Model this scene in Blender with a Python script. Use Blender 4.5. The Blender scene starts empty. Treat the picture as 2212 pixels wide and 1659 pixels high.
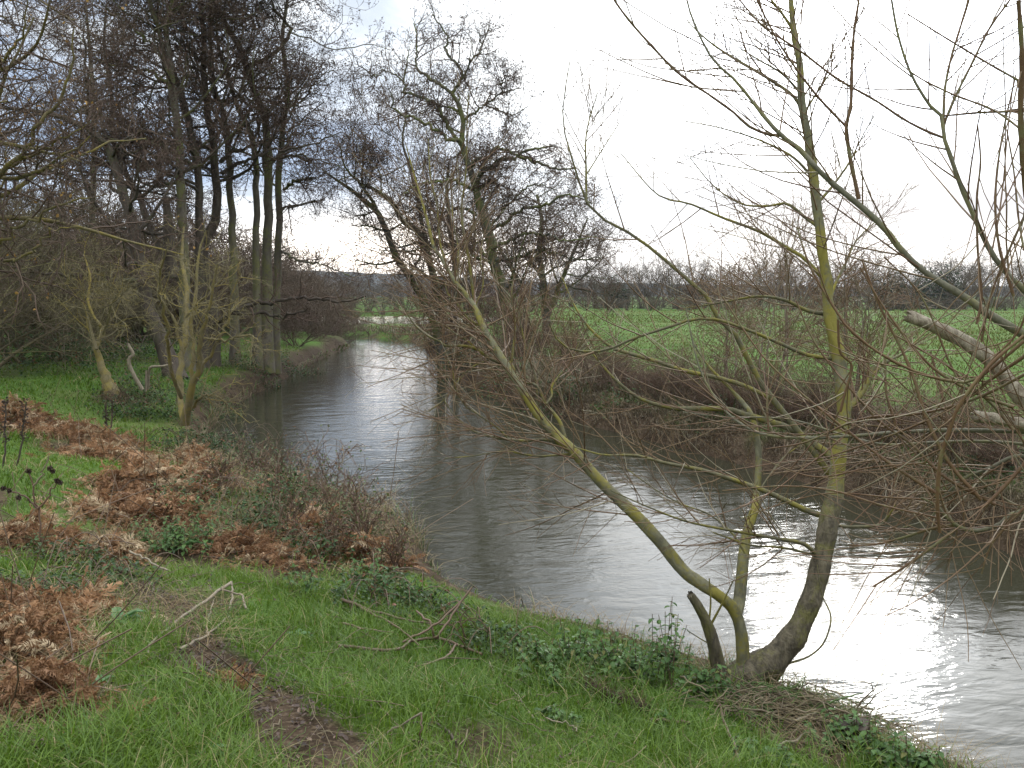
import bpy, math
import numpy as np
from mathutils import Vector
S = bpy.context.scene
C = S.collection
# ------------------------------------------------------------------ camera
EYE = np.array((0.0, 0.0, 3.0)); F = 1995.0; CU, CV, HZ = 1106.0, 829.5, 635.0
PITCH = math.atan((CV - HZ) / F)
cam = bpy.data.cameras.new('camera'); co = bpy.data.objects.new('camera', cam); C.objects.link(co)
co.location = EYE; co.rotation_euler = (math.pi / 2 - PITCH, 0, 0)
cam.sensor_width = 36; cam.lens = 36 * F / 2212; cam.clip_start = .05; cam.clip_end = 6000
S.camera = co
S.view_settings.view_transform = 'Standard'; S.view_settings.look = 'None'
S.view_settings.exposure = 0.62; S.view_settings.gamma = 1.0
S.cycles.max_bounces = 4; S.cycles.diffuse_bounces = 2; S.cycles.glossy_bounces = 2
S.cycles.transmission_bounces = 3; S.cycles.transparent_max_bounces = 4
S.cycles.caustics_reflective = False; S.cycles.caustics_refractive = False
SUN_AZ, SUN_EL = math.radians(20), math.radians(19)
SD = (math.sin(SUN_AZ) * math.cos(SUN_EL), math.cos(SUN_AZ) * math.cos(SUN_EL), math.sin(SUN_EL))
# ------------------------------------------------------------------ node helpers
class NT:
    def __init__(s, nt): s.n = nt.nodes; s.l = nt.links
    def add(s, t, **kw):
        n = s.n.new(t); ins = kw.pop('ins', {})
        for k, v in kw.items(): setattr(n, k, v)
        for k, v in ins.items(): s.set(n, k, v)
        return n
    def set(s, n, k, v):
        if isinstance(v, bpy.types.NodeSocket): s.l.new(v, n.inputs[k])
        elif isinstance(v, bpy.types.Node): s.l.new(v.outputs[0], n.inputs[k])
        else: n.inputs[k].default_value = v
    def math(s, op, a, b=0.0, c=0.0, clamp=False):
        n = s.add('ShaderNodeMath', operation=op, use_clamp=clamp)
        s.set(n, 0, a); s.set(n, 1, b); s.set(n, 2, c); return n.outputs[0]
    def mix(s, f, a, b, blend='MIX'):
        n = s.add('ShaderNodeMix', data_type='RGBA', blend_type=blend)
        s.set(n, 0, f)
        for i, v in ((6, a), (7, b)):
            s.set(n, i, v if isinstance(v, (bpy.types.NodeSocket, bpy.types.Node)) else (*v, 1))
        return n.outputs[2]
    def noise(s, vec, scale, detail=3, rough=.55, dist=0):
        n = s.add('ShaderNodeTexNoise'); s.set(n, 'Vector', vec)
        n.inputs['Scale'].default_value = scale; n.inputs['Detail'].default_value = detail
        n.inputs['Roughness'].default_value = rough; n.inputs['Distortion'].default_value = dist
        return n.outputs[0]
    def ramp(s, v, a, b, smooth=True):
        n = s.add('ShaderNodeMapRange', interpolation_type='SMOOTHSTEP' if smooth else 'LINEAR')
        s.set(n, 0, v); n.inputs[1].default_value = a; n.inputs[2].default_value = b
        return n.outputs[0]
    def scalev(s, vec, sc):
        n = s.add('ShaderNodeVectorMath', operation='MULTIPLY'); s.set(n, 0, vec); n.inputs[1].default_value = sc
        return n.outputs[0]
# ------------------------------------------------------------------ sky
W = bpy.data.worlds.new('World'); S.world = W; W.use_nodes = True
t = NT(W.node_tree); t.n.clear()
sky = t.add('ShaderNodeTexSky', sky_type='NISHITA', sun_disc=False)
sky.sun_elevation = SUN_EL; sky.sun_rotation = SUN_AZ; sky.dust_density = 2.0
tc = t.add('ShaderNodeTexCoord').outputs['Generated']
def blob(az, el, wa, we):
    # soft lobe of the sky round a compass bearing and elevation (degrees)
    sep = t.add('ShaderNodeSeparateXYZ', ins={0: tc})
    a = t.math('ARCTAN2', sep.outputs[0], sep.outputs[1]); e = t.math('ARCSINE', sep.outputs[2])
    da = t.math('DIVIDE', t.math('SUBTRACT', a, math.radians(az)), math.radians(wa))
    de = t.math('DIVIDE', t.math('SUBTRACT', e, math.radians(el)), math.radians(we))
    r2 = t.math('ADD', t.math('MULTIPLY', da, da), t.math('MULTIPLY', de, de))
    return t.math('POWER', 2.718, t.math('MULTIPLY', r2, -1.0))
n1 = t.noise(t.scalev(tc, (1.0, 1.0, 3.2)), 2.6, 6, .6, .6)
n2 = t.noise(t.scalev(tc, (1.0, 1.0, 4.5)), 6.0, 5, .6, .4)
dot = t.add('ShaderNodeVectorMath', operation='DOT_PRODUCT', ins={0: tc, 1: SD}).outputs['Value']
glow = t.math('POWER', t.math('MAXIMUM', dot, 0.0), 20.0)
core = t.math('POWER', t.math('MAXIMUM', dot, 0.0), 140.0)
cloud = t.ramp(n1, .36, .66)
lum = t.math('ADD', 3.3, t.math('MULTIPLY', cloud, 3.0))
zen = t.add('ShaderNodeSeparateXYZ', ins={0: tc}).outputs[2]
lum = t.math('ADD', lum, t.math('MULTIPLY', t.ramp(zen, .48, .9), 14.0))   # overcast sky is brightest overhead
lum = t.math('ADD', lum, t.math('MULTIPLY', glow, 10.0))
lum = t.math('ADD', lum, t.math('MULTIPLY', core, 18.0))
colr = t.mix(t.ramp(n1, .36, .6), (.76, .86, 1.0), (.93, .965, 1.0))
cl = t.add('ShaderNodeVectorMath', operation='SCALE'); t.set(cl, 0, colr); t.set(cl, 'Scale', lum)
# gaps of blue-grey lower cloud
m = t.math('ADD', blob(-12, 8.2, 8, 2.6), t.math('MULTIPLY', blob(-27, 10, 13, 11), t.ramp(n2, .36, .60)))
m = t.math('ADD', m, blob(26, 4.8, 14, 1.7))
m = t.math('MULTIPLY', m, t.math('ADD', .82, t.math('MULTIPLY', n2, .45)), clamp=True)
col = t.mix(m, cl.outputs[0], (2.0, 2.6, 3.7))
warm = t.math('MULTIPLY', blob(-9, 2.2, 9, 1.8), .85, clamp=True)
col = t.mix(warm, col, (24.0, 21.5, 19.0))
col = t.mix(.06, col, sky.outputs[0])
bg = t.add('ShaderNodeBackground', ins={0: col, 1: 0.15})
out = t.add('ShaderNodeOutputWorld', ins={0: bg})
sun = bpy.data.lights.new('sun', 'SUN'); so = bpy.data.objects.new('sun', sun); C.objects.link(so)
sun.energy = 0.5; sun.angle = math.radians(10); sun.color = (1, .97, .92)
so.rotation_euler = Vector(SD).to_track_quat('Z', 'Y').to_euler(); so.location = (30, 80, 60)
# ------------------------------------------------------------------ projection
cp, sp = math.cos(PITCH), math.sin(PITCH)
def ray(u, v):
    x, y = (u - CU) / F, -(v - CV) / F
    return np.array((x, cp + y * sp, -sp + y * cp))
def at(u, v, Y):
    d = ray(u, v); return EYE + d * (Y / d[1])
def G(u, v, z=0.0):
    d = ray(u, v); return EYE + d * ((z - EYE[2]) / d[2])
# ------------------------------------------------------------------ terrain
NEAR = np.array([(30, -30), (9, -3), (5.2, 2.2), (3.7, 4.0), (2.9, 5.1), (2.5, 5.75), (2.2, 6.25), (1.85, 6.75), (1.4, 7.15),
    (.8, 7.6), (.25, 8.0), (-.3, 8.6), (-.7, 9.3), (-.95, 10.2), (-1.2, 11.2), (-1.7, 12.2), (-2.7, 13.2), (-4.0, 14.6),
    (-5.3, 16.6), (-6.4, 19), (-7.1, 22), (-7.55, 25), (-7.75, 28.5), (-8.15, 34), (-8.9, 43), (-9.3, 53), (-12, 58), (-20, 62), (-60, 66)], float)
FAR = np.array([(-60, 74), (-20, 70), (-10, 64.5), (-6.8, 60.5), (-5.3, 55), (-4.3, 47), (-3.2, 39.8), (-2.3, 34.5), (-1.5, 30.5), (0, 25.4),
    (1.9, 20.7), (3.4, 17.6), (4.5, 15.1), (5.2, 12.9), (5.65, 11.2), (5.9, 10.2), (6.5, 8), (7.6, 5), (9.5, 2), (14, -3), (36, -30)], float)
def pdist(P, L):
    best = np.full(len(P), 1e9)
    for a, b in zip(L[:-1], L[1:]):
        ab = b - a; tt = np.clip(((P - a) @ ab) / (ab @ ab), 0, 1)
        q = P - (a + tt[:, None] * ab); best = np.minimum(best, (q * q).sum(1))
    return np.sqrt(best)
POLY = np.vstack([NEAR, FAR])
def inside(P):
    c = np.zeros(len(P), bool); a = POLY; b = np.roll(POLY, -1, 0)
    for (x0, y0), (x1, y1) in zip(a, b):
        if y0 == y1: continue
        k = (y0 > P[:, 1]) != (y1 > P[:, 1])
        c ^= k & (P[:, 0] < (x1 - x0) * (P[:, 1] - y0) / (y1 - y0) + x0)
    return c
def ss(a, b, x):
    k = np.clip((x - a) / (b - a), 0, 1); return k * k * (3 - 2 * k)
def vn(P, f, seed=0):
    # cheap smooth value noise from sines
    r = np.random.default_rng(seed); o = np.zeros(len(P))
    for i in range(7):
        w = r.normal(size=2) * f; o += np.sin(P @ w + r.uniform(0, 6.28))
    return o / 3.0
def info(P):
    P = np.atleast_2d(np.asarray(P, float))[:, :2]
    dn, df = pdist(P, NEAR), pdist(P, FAR)
    return P, dn, df, inside(P)
def height(P):
    P, dn, df, ins = info(P)
    y = P[:, 1]; near = dn < df; d = np.minimum(dn, df)
    k = ss(18, 25, y)
    a = .40 * (1 - k) + .78 * k
    zn = a * (1 - np.exp(-d / .24)) + (1.22 - a) * ss(0, 6.5, d) - .12 * ss(10, 24, y)
    zn = zn + .10 * np.exp(-((P[:, 0] + 1.2) ** 2 + (y - 1) ** 2) / 10)
    zf = .72 * (1 - np.exp(-d / .32)) + .24 * ss(0, 14, d)
    zf = zf * (1 - (.50 * ss(58, 66, y) + .42 * ss(68, 91, y) - .92 * ss(124, 150, y)) * (1 - ss(-3, 8, P[:, 0])))
    z = np.where(near, zn, zf)
    rough = vn(P, 1.3, 3) * .030 + vn(P, 4.0, 4) * .014 + vn(P, 9.0, 5) * .007
    z = z + rough * ss(0, .6, d) * np.where(y < 90, 1, .6)
    fl = ((P[:, 0] + 18) / 20) ** 2 + ((y - 108) / 14) ** 2
    z = np.where(fl < 3, z - 1.5 * (1 - ss(.72, 1.25, fl + .1 * vn(P, .3, 8))), z)
    z = np.where(ins, -.9 * (1 - np.exp(-d / .8)), z)
    return z
def H(x, y): return float(height(np.array([[x, y]]))[0])
def ground(u, v):
    d = ray(u, v); lo, hi = 1.0, 400.0
    ts = np.geomspace(1.5, 400, 500); Q = EYE + ts[:, None] * d
    b = np.nonzero(Q[:, 2] < np.maximum(height(Q), 0))[0]
    if len(b) == 0: return Q[-1]
    i = max(b[0], 1); tt = np.linspace(ts[i - 1], ts[i], 30); Q = EYE + tt[:, None] * d
    b = np.nonzero(Q[:, 2] < np.maximum(height(Q), 0))[0]
    return Q[b[0] if len(b) else -1]
# ------------------------------------------------------------------ mesh building
class MB:
    def __init__(s): s.v = []; s.f = []; s.n = 0; s.a = []; s.sm = []
    def add(s, v, f, a=0.5, smooth=False):
        v = np.asarray(v, np.float32).reshape(-1, 3); f = np.asarray(f, np.int64)
        s.v.append(v); s.f.append(f + s.n); s.n += len(v)
        s.a.append(np.broadcast_to(np.asarray(a, np.float32), (len(v),))); s.sm.append(smooth)
        return s
    def build(s, name, mat, parent=None, loc=(0, 0, 0)):
        v = np.concatenate(s.v) - np.asarray(loc, np.float32)
        me = bpy.data.meshes.new(name); me.vertices.add(len(v)); me.vertices.foreach_set('co', v.ravel().astype(np.float32))
        li = np.concatenate([f.ravel() for f in s.f]); lt = np.concatenate([np.full(len(f), f.shape[1]) for f in s.f])
        sm = np.concatenate([np.full(len(f), q) for f, q in zip(s.f, s.sm)])
        me.loops.add(len(li)); me.loops.foreach_set('vertex_index', li.astype(np.int32))
        me.polygons.add(len(lt)); me.polygons.foreach_set('loop_start', (np.cumsum(lt) - lt).astype(np.int32))
        me.polygons.foreach_set('use_smooth', sm)
        at_ = me.attributes.new('v', 'FLOAT', 'POINT'); at_.data.foreach_set('value', np.concatenate(s.a).astype(np.float32))
        me.update(calc_edges=True); me.validate()
        if mat: me.materials.append(mat)
        o = bpy.data.objects.new(name, me); C.objects.link(o)
        if parent: o.parent = parent
        else: o.location = loc
        return o
def nrm(a): return a / (np.linalg.norm(a, axis=-1, keepdims=True) + 1e-9)
def tubes(mb, P, R, sides=4, a=None, rng=None, cap=False):
    P = np.asarray(P, float); R = np.asarray(R, float); N, K, _ = P.shape
    T = nrm(np.gradient(P, axis=1)); mt = nrm(P[:, -1] - P[:, 0])
    ref = np.where(np.abs(mt[:, 2:3]) < .7, np.array([[0, 0, 1.]]), np.array([[1., 0, 0]]))[:, None, :]
    A = nrm(np.cross(T, np.broadcast_to(ref, T.shape))); B = np.cross(T, A)
    th = np.arange(sides) * 2 * math.pi / sides
    V = P[:, :, None, :] + R[:, :, None, None] * (np.cos(th)[None, None, :, None] * A[:, :, None, :] + np.sin(th)[None, None, :, None] * B[:, :, None, :])
    i = np.arange(N)[:, None, None] * K * sides; k = np.arange(K - 1)[None, :, None] * sides
    j = np.arange(sides)[None, None, :]; j2 = (j + 1) % sides
    f = np.stack(np.broadcast_arrays(i + k + j, i + k + j2, i + k + sides + j2, i + k + sides + j), -1).reshape(-1, 4)
    if a is None: a = (rng or np.random.default_rng(1)).random(N)
    av = np.repeat(np.broadcast_to(np.asarray(a, float).reshape(-1, 1) if np.ndim(a) else np.full((N, 1), a), (N, 1)), K * sides, 1).ravel()
    mb.add(V.reshape(-1, 3), f, av, True)
    if cap:
        for n in range(N):
            e = V[n, -1]; mb.add(np.vstack([e, P[n, -1]]), [(q, (q + 1) % sides, sides) for q in range(sides)], a if not np.ndim(a) else a[n])
    return mb
def grow(P, R, n, L, ang, K=6, wig=.12, trop=0., t0=.2, t1=1., rr=.6, rmax=1., rtip=.003, rng=None, droop=0., bias=None):
    # children on every parent polyline; n = children per parent
    N, K0, _ = P.shape
    idx = np.repeat(np.arange(N), n); M = len(idx)
    tt = t0 + (t1 - t0) * (np.tile(np.arange(n), N) + rng.random(M)) / n
    x = tt * (K0 - 1); i = np.minimum(x.astype(int), K0 - 2); fr = (x - i)[:, None]
    base = P[idx, i] * (1 - fr) + P[idx, i + 1] * fr; rb = R[idx, i] * (1 - fr[:, 0]) + R[idx, i + 1] * fr[:, 0]
    tan = nrm(P[idx, i + 1] - P[idx, i])
    pr = rng.normal(size=(M, 3))
    if bias is not None: pr = pr + np.asarray(bias)
    pr = nrm(pr - (pr * tan).sum(1, keepdims=True) * tan)
    a = np.radians(ang[0] + (ang[1] - ang[0]) * rng.random(M))[:, None]
    d = np.cos(a) * tan + np.sin(a) * pr
    ln = (L[0] + (L[1] - L[0]) * rng.random(M)) * (1.15 - .5 * (tt - t0) / max(t1 - t0, 1e-6))
    r0 = np.minimum(np.minimum(rb * rr, rmax), ln * .03 + rtip); r0 = np.maximum(r0, rtip)
    out = [base]; st = (ln / (K - 1))[:, None]
    for k in range(K - 1):
        d = nrm(d + wig * rng.normal(size=(M, 3)) + np.array([0, 0, trop - droop * k / K]))
        out.append(out[-1] + d * st)
    s = np.linspace(0, 1, K)[None, :]
    return np.stack(out, 1), r0[:, None] * (1 - s) + rtip * s
def spline(p, K):
    # Catmull-Rom through points (rows may carry extra columns)
    p = np.asarray(p, float)
    if len(p) == 2:
        return p[0] + (p[1] - p[0]) * np.linspace(0, 1, K)[:, None]
    q = np.vstack([2 * p[0] - p[1], p, 2 * p[-1] - p[-2]])
    s = np.concatenate([[0], np.cumsum(np.linalg.norm(np.diff(p[:, :3], axis=0), axis=1))]); x = np.linspace(0, s[-1], K)
    i = np.clip(np.searchsorted(s, x, 'right') - 1, 0, len(p) - 2); f = ((x - s[i]) / (s[i + 1] - s[i] + 1e-9))[:, None]
    a, b, c, d = q[i], q[i + 1], q[i + 2], q[i + 3]
    return .5 * (2 * b + (c - a) * f + (2 * a - 5 * b + 4 * c - d) * f ** 2 + (3 * b - a - 3 * c + d) * f ** 3)
def trace(pts, Y0, Y1, d, K=24, jit=0., rng=None):
    # pts in photo pixels, distance Y0..Y1, d = widths in pixels (start,end or one per point)
    n = len(pts); Y = np.linspace(Y0, Y1, n) if np.ndim(Y0) == 0 else np.asarray(Y0)
    dd = np.interp(np.linspace(0, 1, n), np.linspace(0, 1, len(d)), d)
    p = np.array([[*at(u, v, y), w * .5 * y / F] for (u, v), y, w in zip(pts, Y, dd)])
    q = spline(p, K)
    if jit and rng is not None: q[:, :3] += rng.normal(size=(K, 3)) * jit * np.sin(np.linspace(0, math.pi, K))[:, None]
    return q[:, :3], np.maximum(q[:, 3], .0012)
def stack(trs): return np.stack([a for a, b in trs]), np.stack([b for a, b in trs])
def rotm(n, rng, up=1.0):
    # random frames: z axis random biased upward
    z = rng.normal(size=(n, 3)); z[:, 2] = np.abs(z[:, 2]) + up; z = nrm(z)
    x = rng.normal(size=(n, 3)); x = nrm(x - (x * z).sum(1, keepdims=True) * z); y = np.cross(z, x)
    return np.stack([x, y, z], -1)
def scatter(mb, tv, tf, M, pos, sc, a, smooth=False):
    tv = np.asarray(tv, float); sc = np.asarray(sc, float).reshape(-1, 1, 1)
    V = np.einsum('nij,kj->nki', M, tv) * sc + np.asarray(pos)[:, None, :]
    f = np.asarray(tf); N, k = len(pos), len(tv)
    ff = (f[None] + (np.arange(N) * k)[:, None, None]).reshape(-1, f.shape[1])
    mb.add(V.reshape(-1, 3), ff, np.repeat(a, k), smooth); return mb
LEAF_V = [(0, 0, 0), (.35, .30, .06), (.35, 0, -.02), (.35, -.30, .06), (.72, .22, .02), (.72, 0, -.06), (.72, -.22, .02), (1, 0, -.18)]
LEAF_F = [(0, 2, 1, 1), (0, 3, 2, 2), (1, 2, 5, 4), (2, 3, 6, 5), (4, 5, 7, 7), (5, 6, 7, 7)]
LEAF_T = [(0, 2, 1), (0, 3, 2), (1, 2, 5), (1, 5, 4), (2, 3, 6), (2, 6, 5), (4, 5, 7), (5, 6, 7)]
DIA_V = [(0, 0, 0), (.5, .32, .1), (1, 0, 0), (.5, -.32, -.1), (.5, 0, .35)]
DIA_F = [(0, 1, 2), (0, 2, 3), (0, 4, 2)]
def ridged(mb, p, r, sides=40, K=260, amp=.06, a=.3, seed=0, fine=1.0, jag=0.):
    # one trunk with fissures and lumps modelled into its skin
    rng = np.random.default_rng(seed); q = spline(np.column_stack([p, r]), K); P, Rr = q[:, :3], q[:, 3]; n0 = sum(len(x) for x in mb.v)
    tubes(mb, P[None], Rr[None], sides, a=a, cap=jag > 0); V = mb.v[0 if jag <= 0 else -2]
    s = np.concatenate([[0], np.cumsum(np.linalg.norm(np.diff(P, axis=0), axis=1))])[:, None]; th = (np.arange(sides) * 2 * math.pi / sides)[None]; f = 0
    for i in range(16):
        k = rng.integers(3, 16); f = f + np.sin(k * th + rng.normal() * 9 * fine * s + 1.2 * np.sin(rng.uniform(6, 26) * s + rng.uniform(0, 6)) + rng.uniform(0, 6)) / (1 + .06 * k)
    l = sum(np.sin(rng.integers(1, 4) * th + rng.uniform(4, 30) * s + rng.uniform(0, 6)) for _ in range(6))
    d = amp * (.42 * (1 - np.abs(f) / 2.2) + .20 * l) + rng.normal(size=(K, sides)) * amp * .14
    V3 = V.reshape(K, sides, 3); C_ = P[:, None]; V3[:] = C_ + (V3 - C_) * (1 + d[..., None])
    if jag > 0:
        T = nrm(P[-1] - P[-4]); V3[-1] += (rng.random(sides)[:, None] * jag * T).astype(np.float32); V3[-2] += (rng.random(sides)[:, None] * jag * .3 * T).astype(np.float32)
    return mb
# ------------------------------------------------------------------ materials
def new(name):
    m_ = bpy.data.materials.new(name); m_.use_nodes = True; t = NT(m_.node_tree)
    b = t.n['Principled BSDF']; return m_, t, b
def bark(name, c1, c2, moss=None, amt=.5, sc=14, bump=.35, wood=None, rough=.85):
    m_, t, b = new(name); tc = t.add('ShaderNodeTexCoord').outputs['Object']
    v = t.add('ShaderNodeAttribute', attribute_name='v').outputs['Fac']
    n = t.noise(t.scalev(tc, (1, 1, .35)), sc, 5, .65, .4)
    col = t.mix(t.ramp(n, .3, .7), c1, c2)
    if moss:
        n2 = t.noise(tc, sc * .22, 5, .65, .3); n3 = t.noise(tc, sc * 3, 3, .6)
        k = t.math('ADD', t.math('MULTIPLY', n2, .75), t.math('MULTIPLY', n3, .25))
        k = t.ramp(k, .62 - amt * .35, .74 - amt * .30)
        col = t.mix(t.math('MULTIPLY', k, .88), col, moss)
    col = t.mix(t.math('MULTIPLY', v, .35), col, tuple(x * .55 for x in c1))
    t.set(b, 'Base Color', col); b.inputs['Roughness'].default_value = rough; b.inputs['Specular IOR Level'].default_value = .25
    bp = t.add('ShaderNodeBump', ins={'Height': n, 'Strength': bump, 'Distance': .02}); t.set(b, 'Normal', bp)
    return m_
def foliage(name, c1, c2, c3=None, p3=.85, transl=.3, rough=.5, spec=.35):
    m_, t, b = new(name); v = t.add('ShaderNodeAttribute', attribute_name='v').outputs['Fac']
    col = t.mix(t.ramp(v, 0, p3, False), c1, c2)
    if c3: col = t.mix(t.ramp(v, p3 - .02, p3 + .02), col, c3)
    t.set(b, 'Base Color', col); b.inputs['Roughness'].default_value = rough; b.inputs['Specular IOR Level'].default_value = spec
    if transl:
        tr = t.add('ShaderNodeBsdfTranslucent', ins={0: col}); mx = t.add('ShaderNodeMixShader', ins={0: transl, 1: b.outputs[0], 2: tr.outputs[0]})
        t.l.new(mx.outputs[0], t.n['Material Output'].inputs[0])
    return m_
M_alder = bark('alder_bark', (.085, .072, .054), (.165, .142, .108), (.150, .150, .050), .5, 6)
M_alder_dark = bark('dark_alder_bark', (.050, .038, .028), (.098, .078, .058), (.10, .105, .045), .3, 6)
M_atwig = foliage('alder_twig', (.072, .045, .030), (.125, .082, .055), transl=0, rough=.8)
M_acone = foliage('alder_cone', (.066, .040, .030), (.120, .074, .056), transl=0, rough=.8)
M_calder = bark('old_alder_bark', (.066, .062, .050), (.130, .124, .098), (.150, .160, .048), .55, 5)
M_willow = bark('willow_bark', (.085, .078, .048), (.165, .155, .092), (.195, .165, .026), .54, 16, .6)
M_willowlow = bark('fissured_willow_bark', (.060, .050, .034), (.150, .125, .080), (.135, .125, .04), .40, 26, 1.0)
M_wbranch = bark('yellow_branch_bark', (.095, .085, .045), (.155, .140, .085), (.21, .178, .028), .5, 30, .4)
M_wtwig = foliage('willow_twig', (.115, .060, .030), (.17, .112, .056), (.24, .20, .13), .88, 0, .6)
M_shoot = bark('willow_shoot_bark', (.105, .055, .026), (.150, .090, .042), (.155, .150, .065), .40, 22, .2, rough=.6)
M_limb2 = bark('grey_green_limb_bark', (.095, .088, .058), (.165, .152, .105), (.175, .160, .070), .45, 26, .5)
M_dead = bark('dead_wood', (.16, .125, .085), (.42, .36, .27), (.10, .055, .055), .12, 40, .8)
M_grey = bark('bleached_wood', (.15, .12, .085), (.28, .235, .165), None, 0, 25, .3)
M_lich = bark('lichen_bark', (.12, .098, .045), (.20, .165, .085), (.215, .168, .04), .48, 20, .5)
M_lichtwig = foliage('lichen_twig', (.105, .086, .046), (.21, .172, .080), (.27, .205, .05), .86, 0, .8)
M_scrub = foliage('scrub_twig', (.060, .047, .026), (.125, .098, .050), (.16, .14, .055), .88, 0, .85)
M_brown = foliage('brown_twig', (.066, .046, .030), (.125, .088, .056), transl=0, rough=.85)
M_redtwig = foliage('red_brown_twig', (.075, .042, .028), (.14, .085, .052), (.20, .16, .10), .9, 0, .8)
M_far = foliage('far_twig', (.080, .066, .052), (.145, .118, .090), transl=0, rough=1, spec=0)
M_fargreen = foliage('far_evergreen', (.022, .034, .018), (.045, .060, .030), transl=0, rough=.9)
M_grass = foliage('grass_blade', (.052, .106, .008), (.150, .235, .022), (.30, .25, .11), .93, .38, .45, .35)
M_fgrass = foliage('field_grass_blade', (.080, .100, .027), (.130, .150, .044), (.20, .18, .08), .90, .35, .9, 0)
M_straw = foliage('dead_grass_blade', (.13, .085, .040), (.30, .225, .115), (.10, .13, .03), .88, .25, .7)
M_reed = foliage('bank_herb_stalk', (.10, .075, .045), (.22, .175, .105), (.075, .12, .03), .78, .2, .7)
M_frond = foliage('bracken_frond', (.150, .072, .031), (.38, .215, .105), (.44, .33, .20), .83, .25, .7)
M_bramble = foliage('bramble_leaf', (.022, .046, .012), (.062, .104, .026), (.16, .065, .03), .92, .2, .5, .28)
M_nettle = foliage('nettle_leaf', (.040, .088, .018), (.092, .165, .040), (.15, .15, .04), .94, .28, .5, .28)
M_dock = foliage('dock_leaf', (.055, .135, .035), (.085, .18, .05), transl=.25, rough=.4, spec=.5)
M_litter = foliage('fallen_leaf', (.030, .019, .014), (.085, .052, .036), (.15, .10, .065), .93, .05, .5, .3)
M_stem = foliage('bramble_stem', (.085, .052, .032), (.14, .092, .055), transl=0, rough=.6)
M_oakleaf = foliage('withered_leaf', (.20, .10, .025), (.34, .20, .05), transl=.3, rough=.7)
# ground
def ground_mat():
    m_, t, b = new('ground_soil'); g = t.add('ShaderNodeNewGeometry').outputs['Position']
    v = t.add('ShaderNodeAttribute', attribute_name='v').outputs['Fac']       # 0 bare mud .. 1 turf
    n = t.noise(g, 3.0, 6, .65); nf = t.noise(g, 30, 4, .6); nl = t.noise(g, .35, 5, .6, .5)
    mud = t.mix(t.ramp(n, .35, .65), (.028, .019, .012), (.075, .052, .034))
    mud = t.mix(t.math('MULTIPLY', t.ramp(nf, .5, .66), .6), mud, (.13, .095, .06))
    turf = t.mix(t.ramp(nf, .3, .7), (.040, .075, .016), (.085, .150, .030))
    turf = t.mix(t.math('MULTIPLY', t.ramp(nl, .45, .68), .55), turf, (.12, .135, .045))
    turf = t.mix(t.math('MULTIPLY', t.ramp(n, .58, .72), .35), turf, (.12, .10, .05))
    t.set(b, 'Base Color', t.mix(v, mud, turf)); b.inputs['Roughness'].default_value = .85
    b.inputs['Specular IOR Level'].default_value = .03
    h = t.math('ADD', t.math('MULTIPLY', nf, .5), n); t.set(b, 'Normal', t.add('ShaderNodeBump', ins={'Height': h, 'Strength': .6, 'Distance': .06}))
    return m_
def water_mat():
    m_, t, b = new('river_water'); g = t.add('ShaderNodeNewGeometry').outputs['Position']
    rot = t.add('ShaderNodeMapping'); t.set(rot, 0, g); rot.inputs['Rotation'].default_value = (0, 0, math.radians(-12))
    p = rot.outputs[0]
    a = t.noise(t.scalev(p, (1.0, 2.2, 1)), 2.9, 2.5, .5, .6)
    c = t.noise(t.scalev(p, (1.0, 1.8, 1)), 10.0, 2, .55, .8)
    e = t.noise(p, .35, 3, .5, 1.2)
    k = t.math('ADD', .35, t.math('MULTIPLY', t.ramp(e, .4, .62), .9))
    a = t.math('ADD', a, t.math('MULTIPLY', t.noise(t.scalev(p, (1.0, 1.7, 1)), 1.0, 1, .5, .5), 1.7))
    h = t.math('ADD', t.math('MULTIPLY', a, 1.0), t.math('MULTIPLY', t.math('MULTIPLY', c, .26), k))
    b.inputs['Base Color'].default_value = (.029, .028, .017, 1); b.inputs['Roughness'].default_value = .05
    b.inputs['IOR'].default_value = 1.33; b.inputs['Specular IOR Level'].default_value = .5
    t.set(b, 'Normal', t.add('ShaderNodeBump', ins={'Height': h, 'Strength': .34, 'Distance': .022}))
    return m_
M_ground, M_water = ground_mat(), water_mat()
def hill_mat():
    m_, t, b = new('hill_woodland'); g = t.add('ShaderNodeNewGeometry').outputs['Position']
    n = t.noise(t.scalev(g, (1, .4, 3)), .06, 6, .7)
    t.set(b, 'Base Color', t.mix(t.ramp(n, .35, .65), (.045, .050, .050), (.085, .080, .078))); b.inputs['Roughness'].default_value = 1
    b.inputs['Specular IOR Level'].default_value = 0
    return m_
# ------------------------------------------------------------------ tagging
def tag(o, label=None, cat=None, group=None, kind=None):
    for k, v in (('label', label), ('category', cat), ('group', group), ('kind', kind)):
        if v: o[k] = v
    return o
def thing(name, label, cat, loc, group=None):
    o = bpy.data.objects.new(name, None); C.objects.link(o); o.location = loc; o.empty_display_size = .3
    return tag(o, label, cat, group)
def copy_tree(root, label, loc, rz=0., sc=(1, 1, 1), group=None):
    r = root.copy(); C.objects.link(r); r.location = loc; r.rotation_euler = (0, 0, rz); r.scale = sc; r['label'] = label
    if group: r['group'] = group
    for ch in list(root.children):
        c = ch.copy(); C.objects.link(c); c.parent = r
    return r
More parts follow.
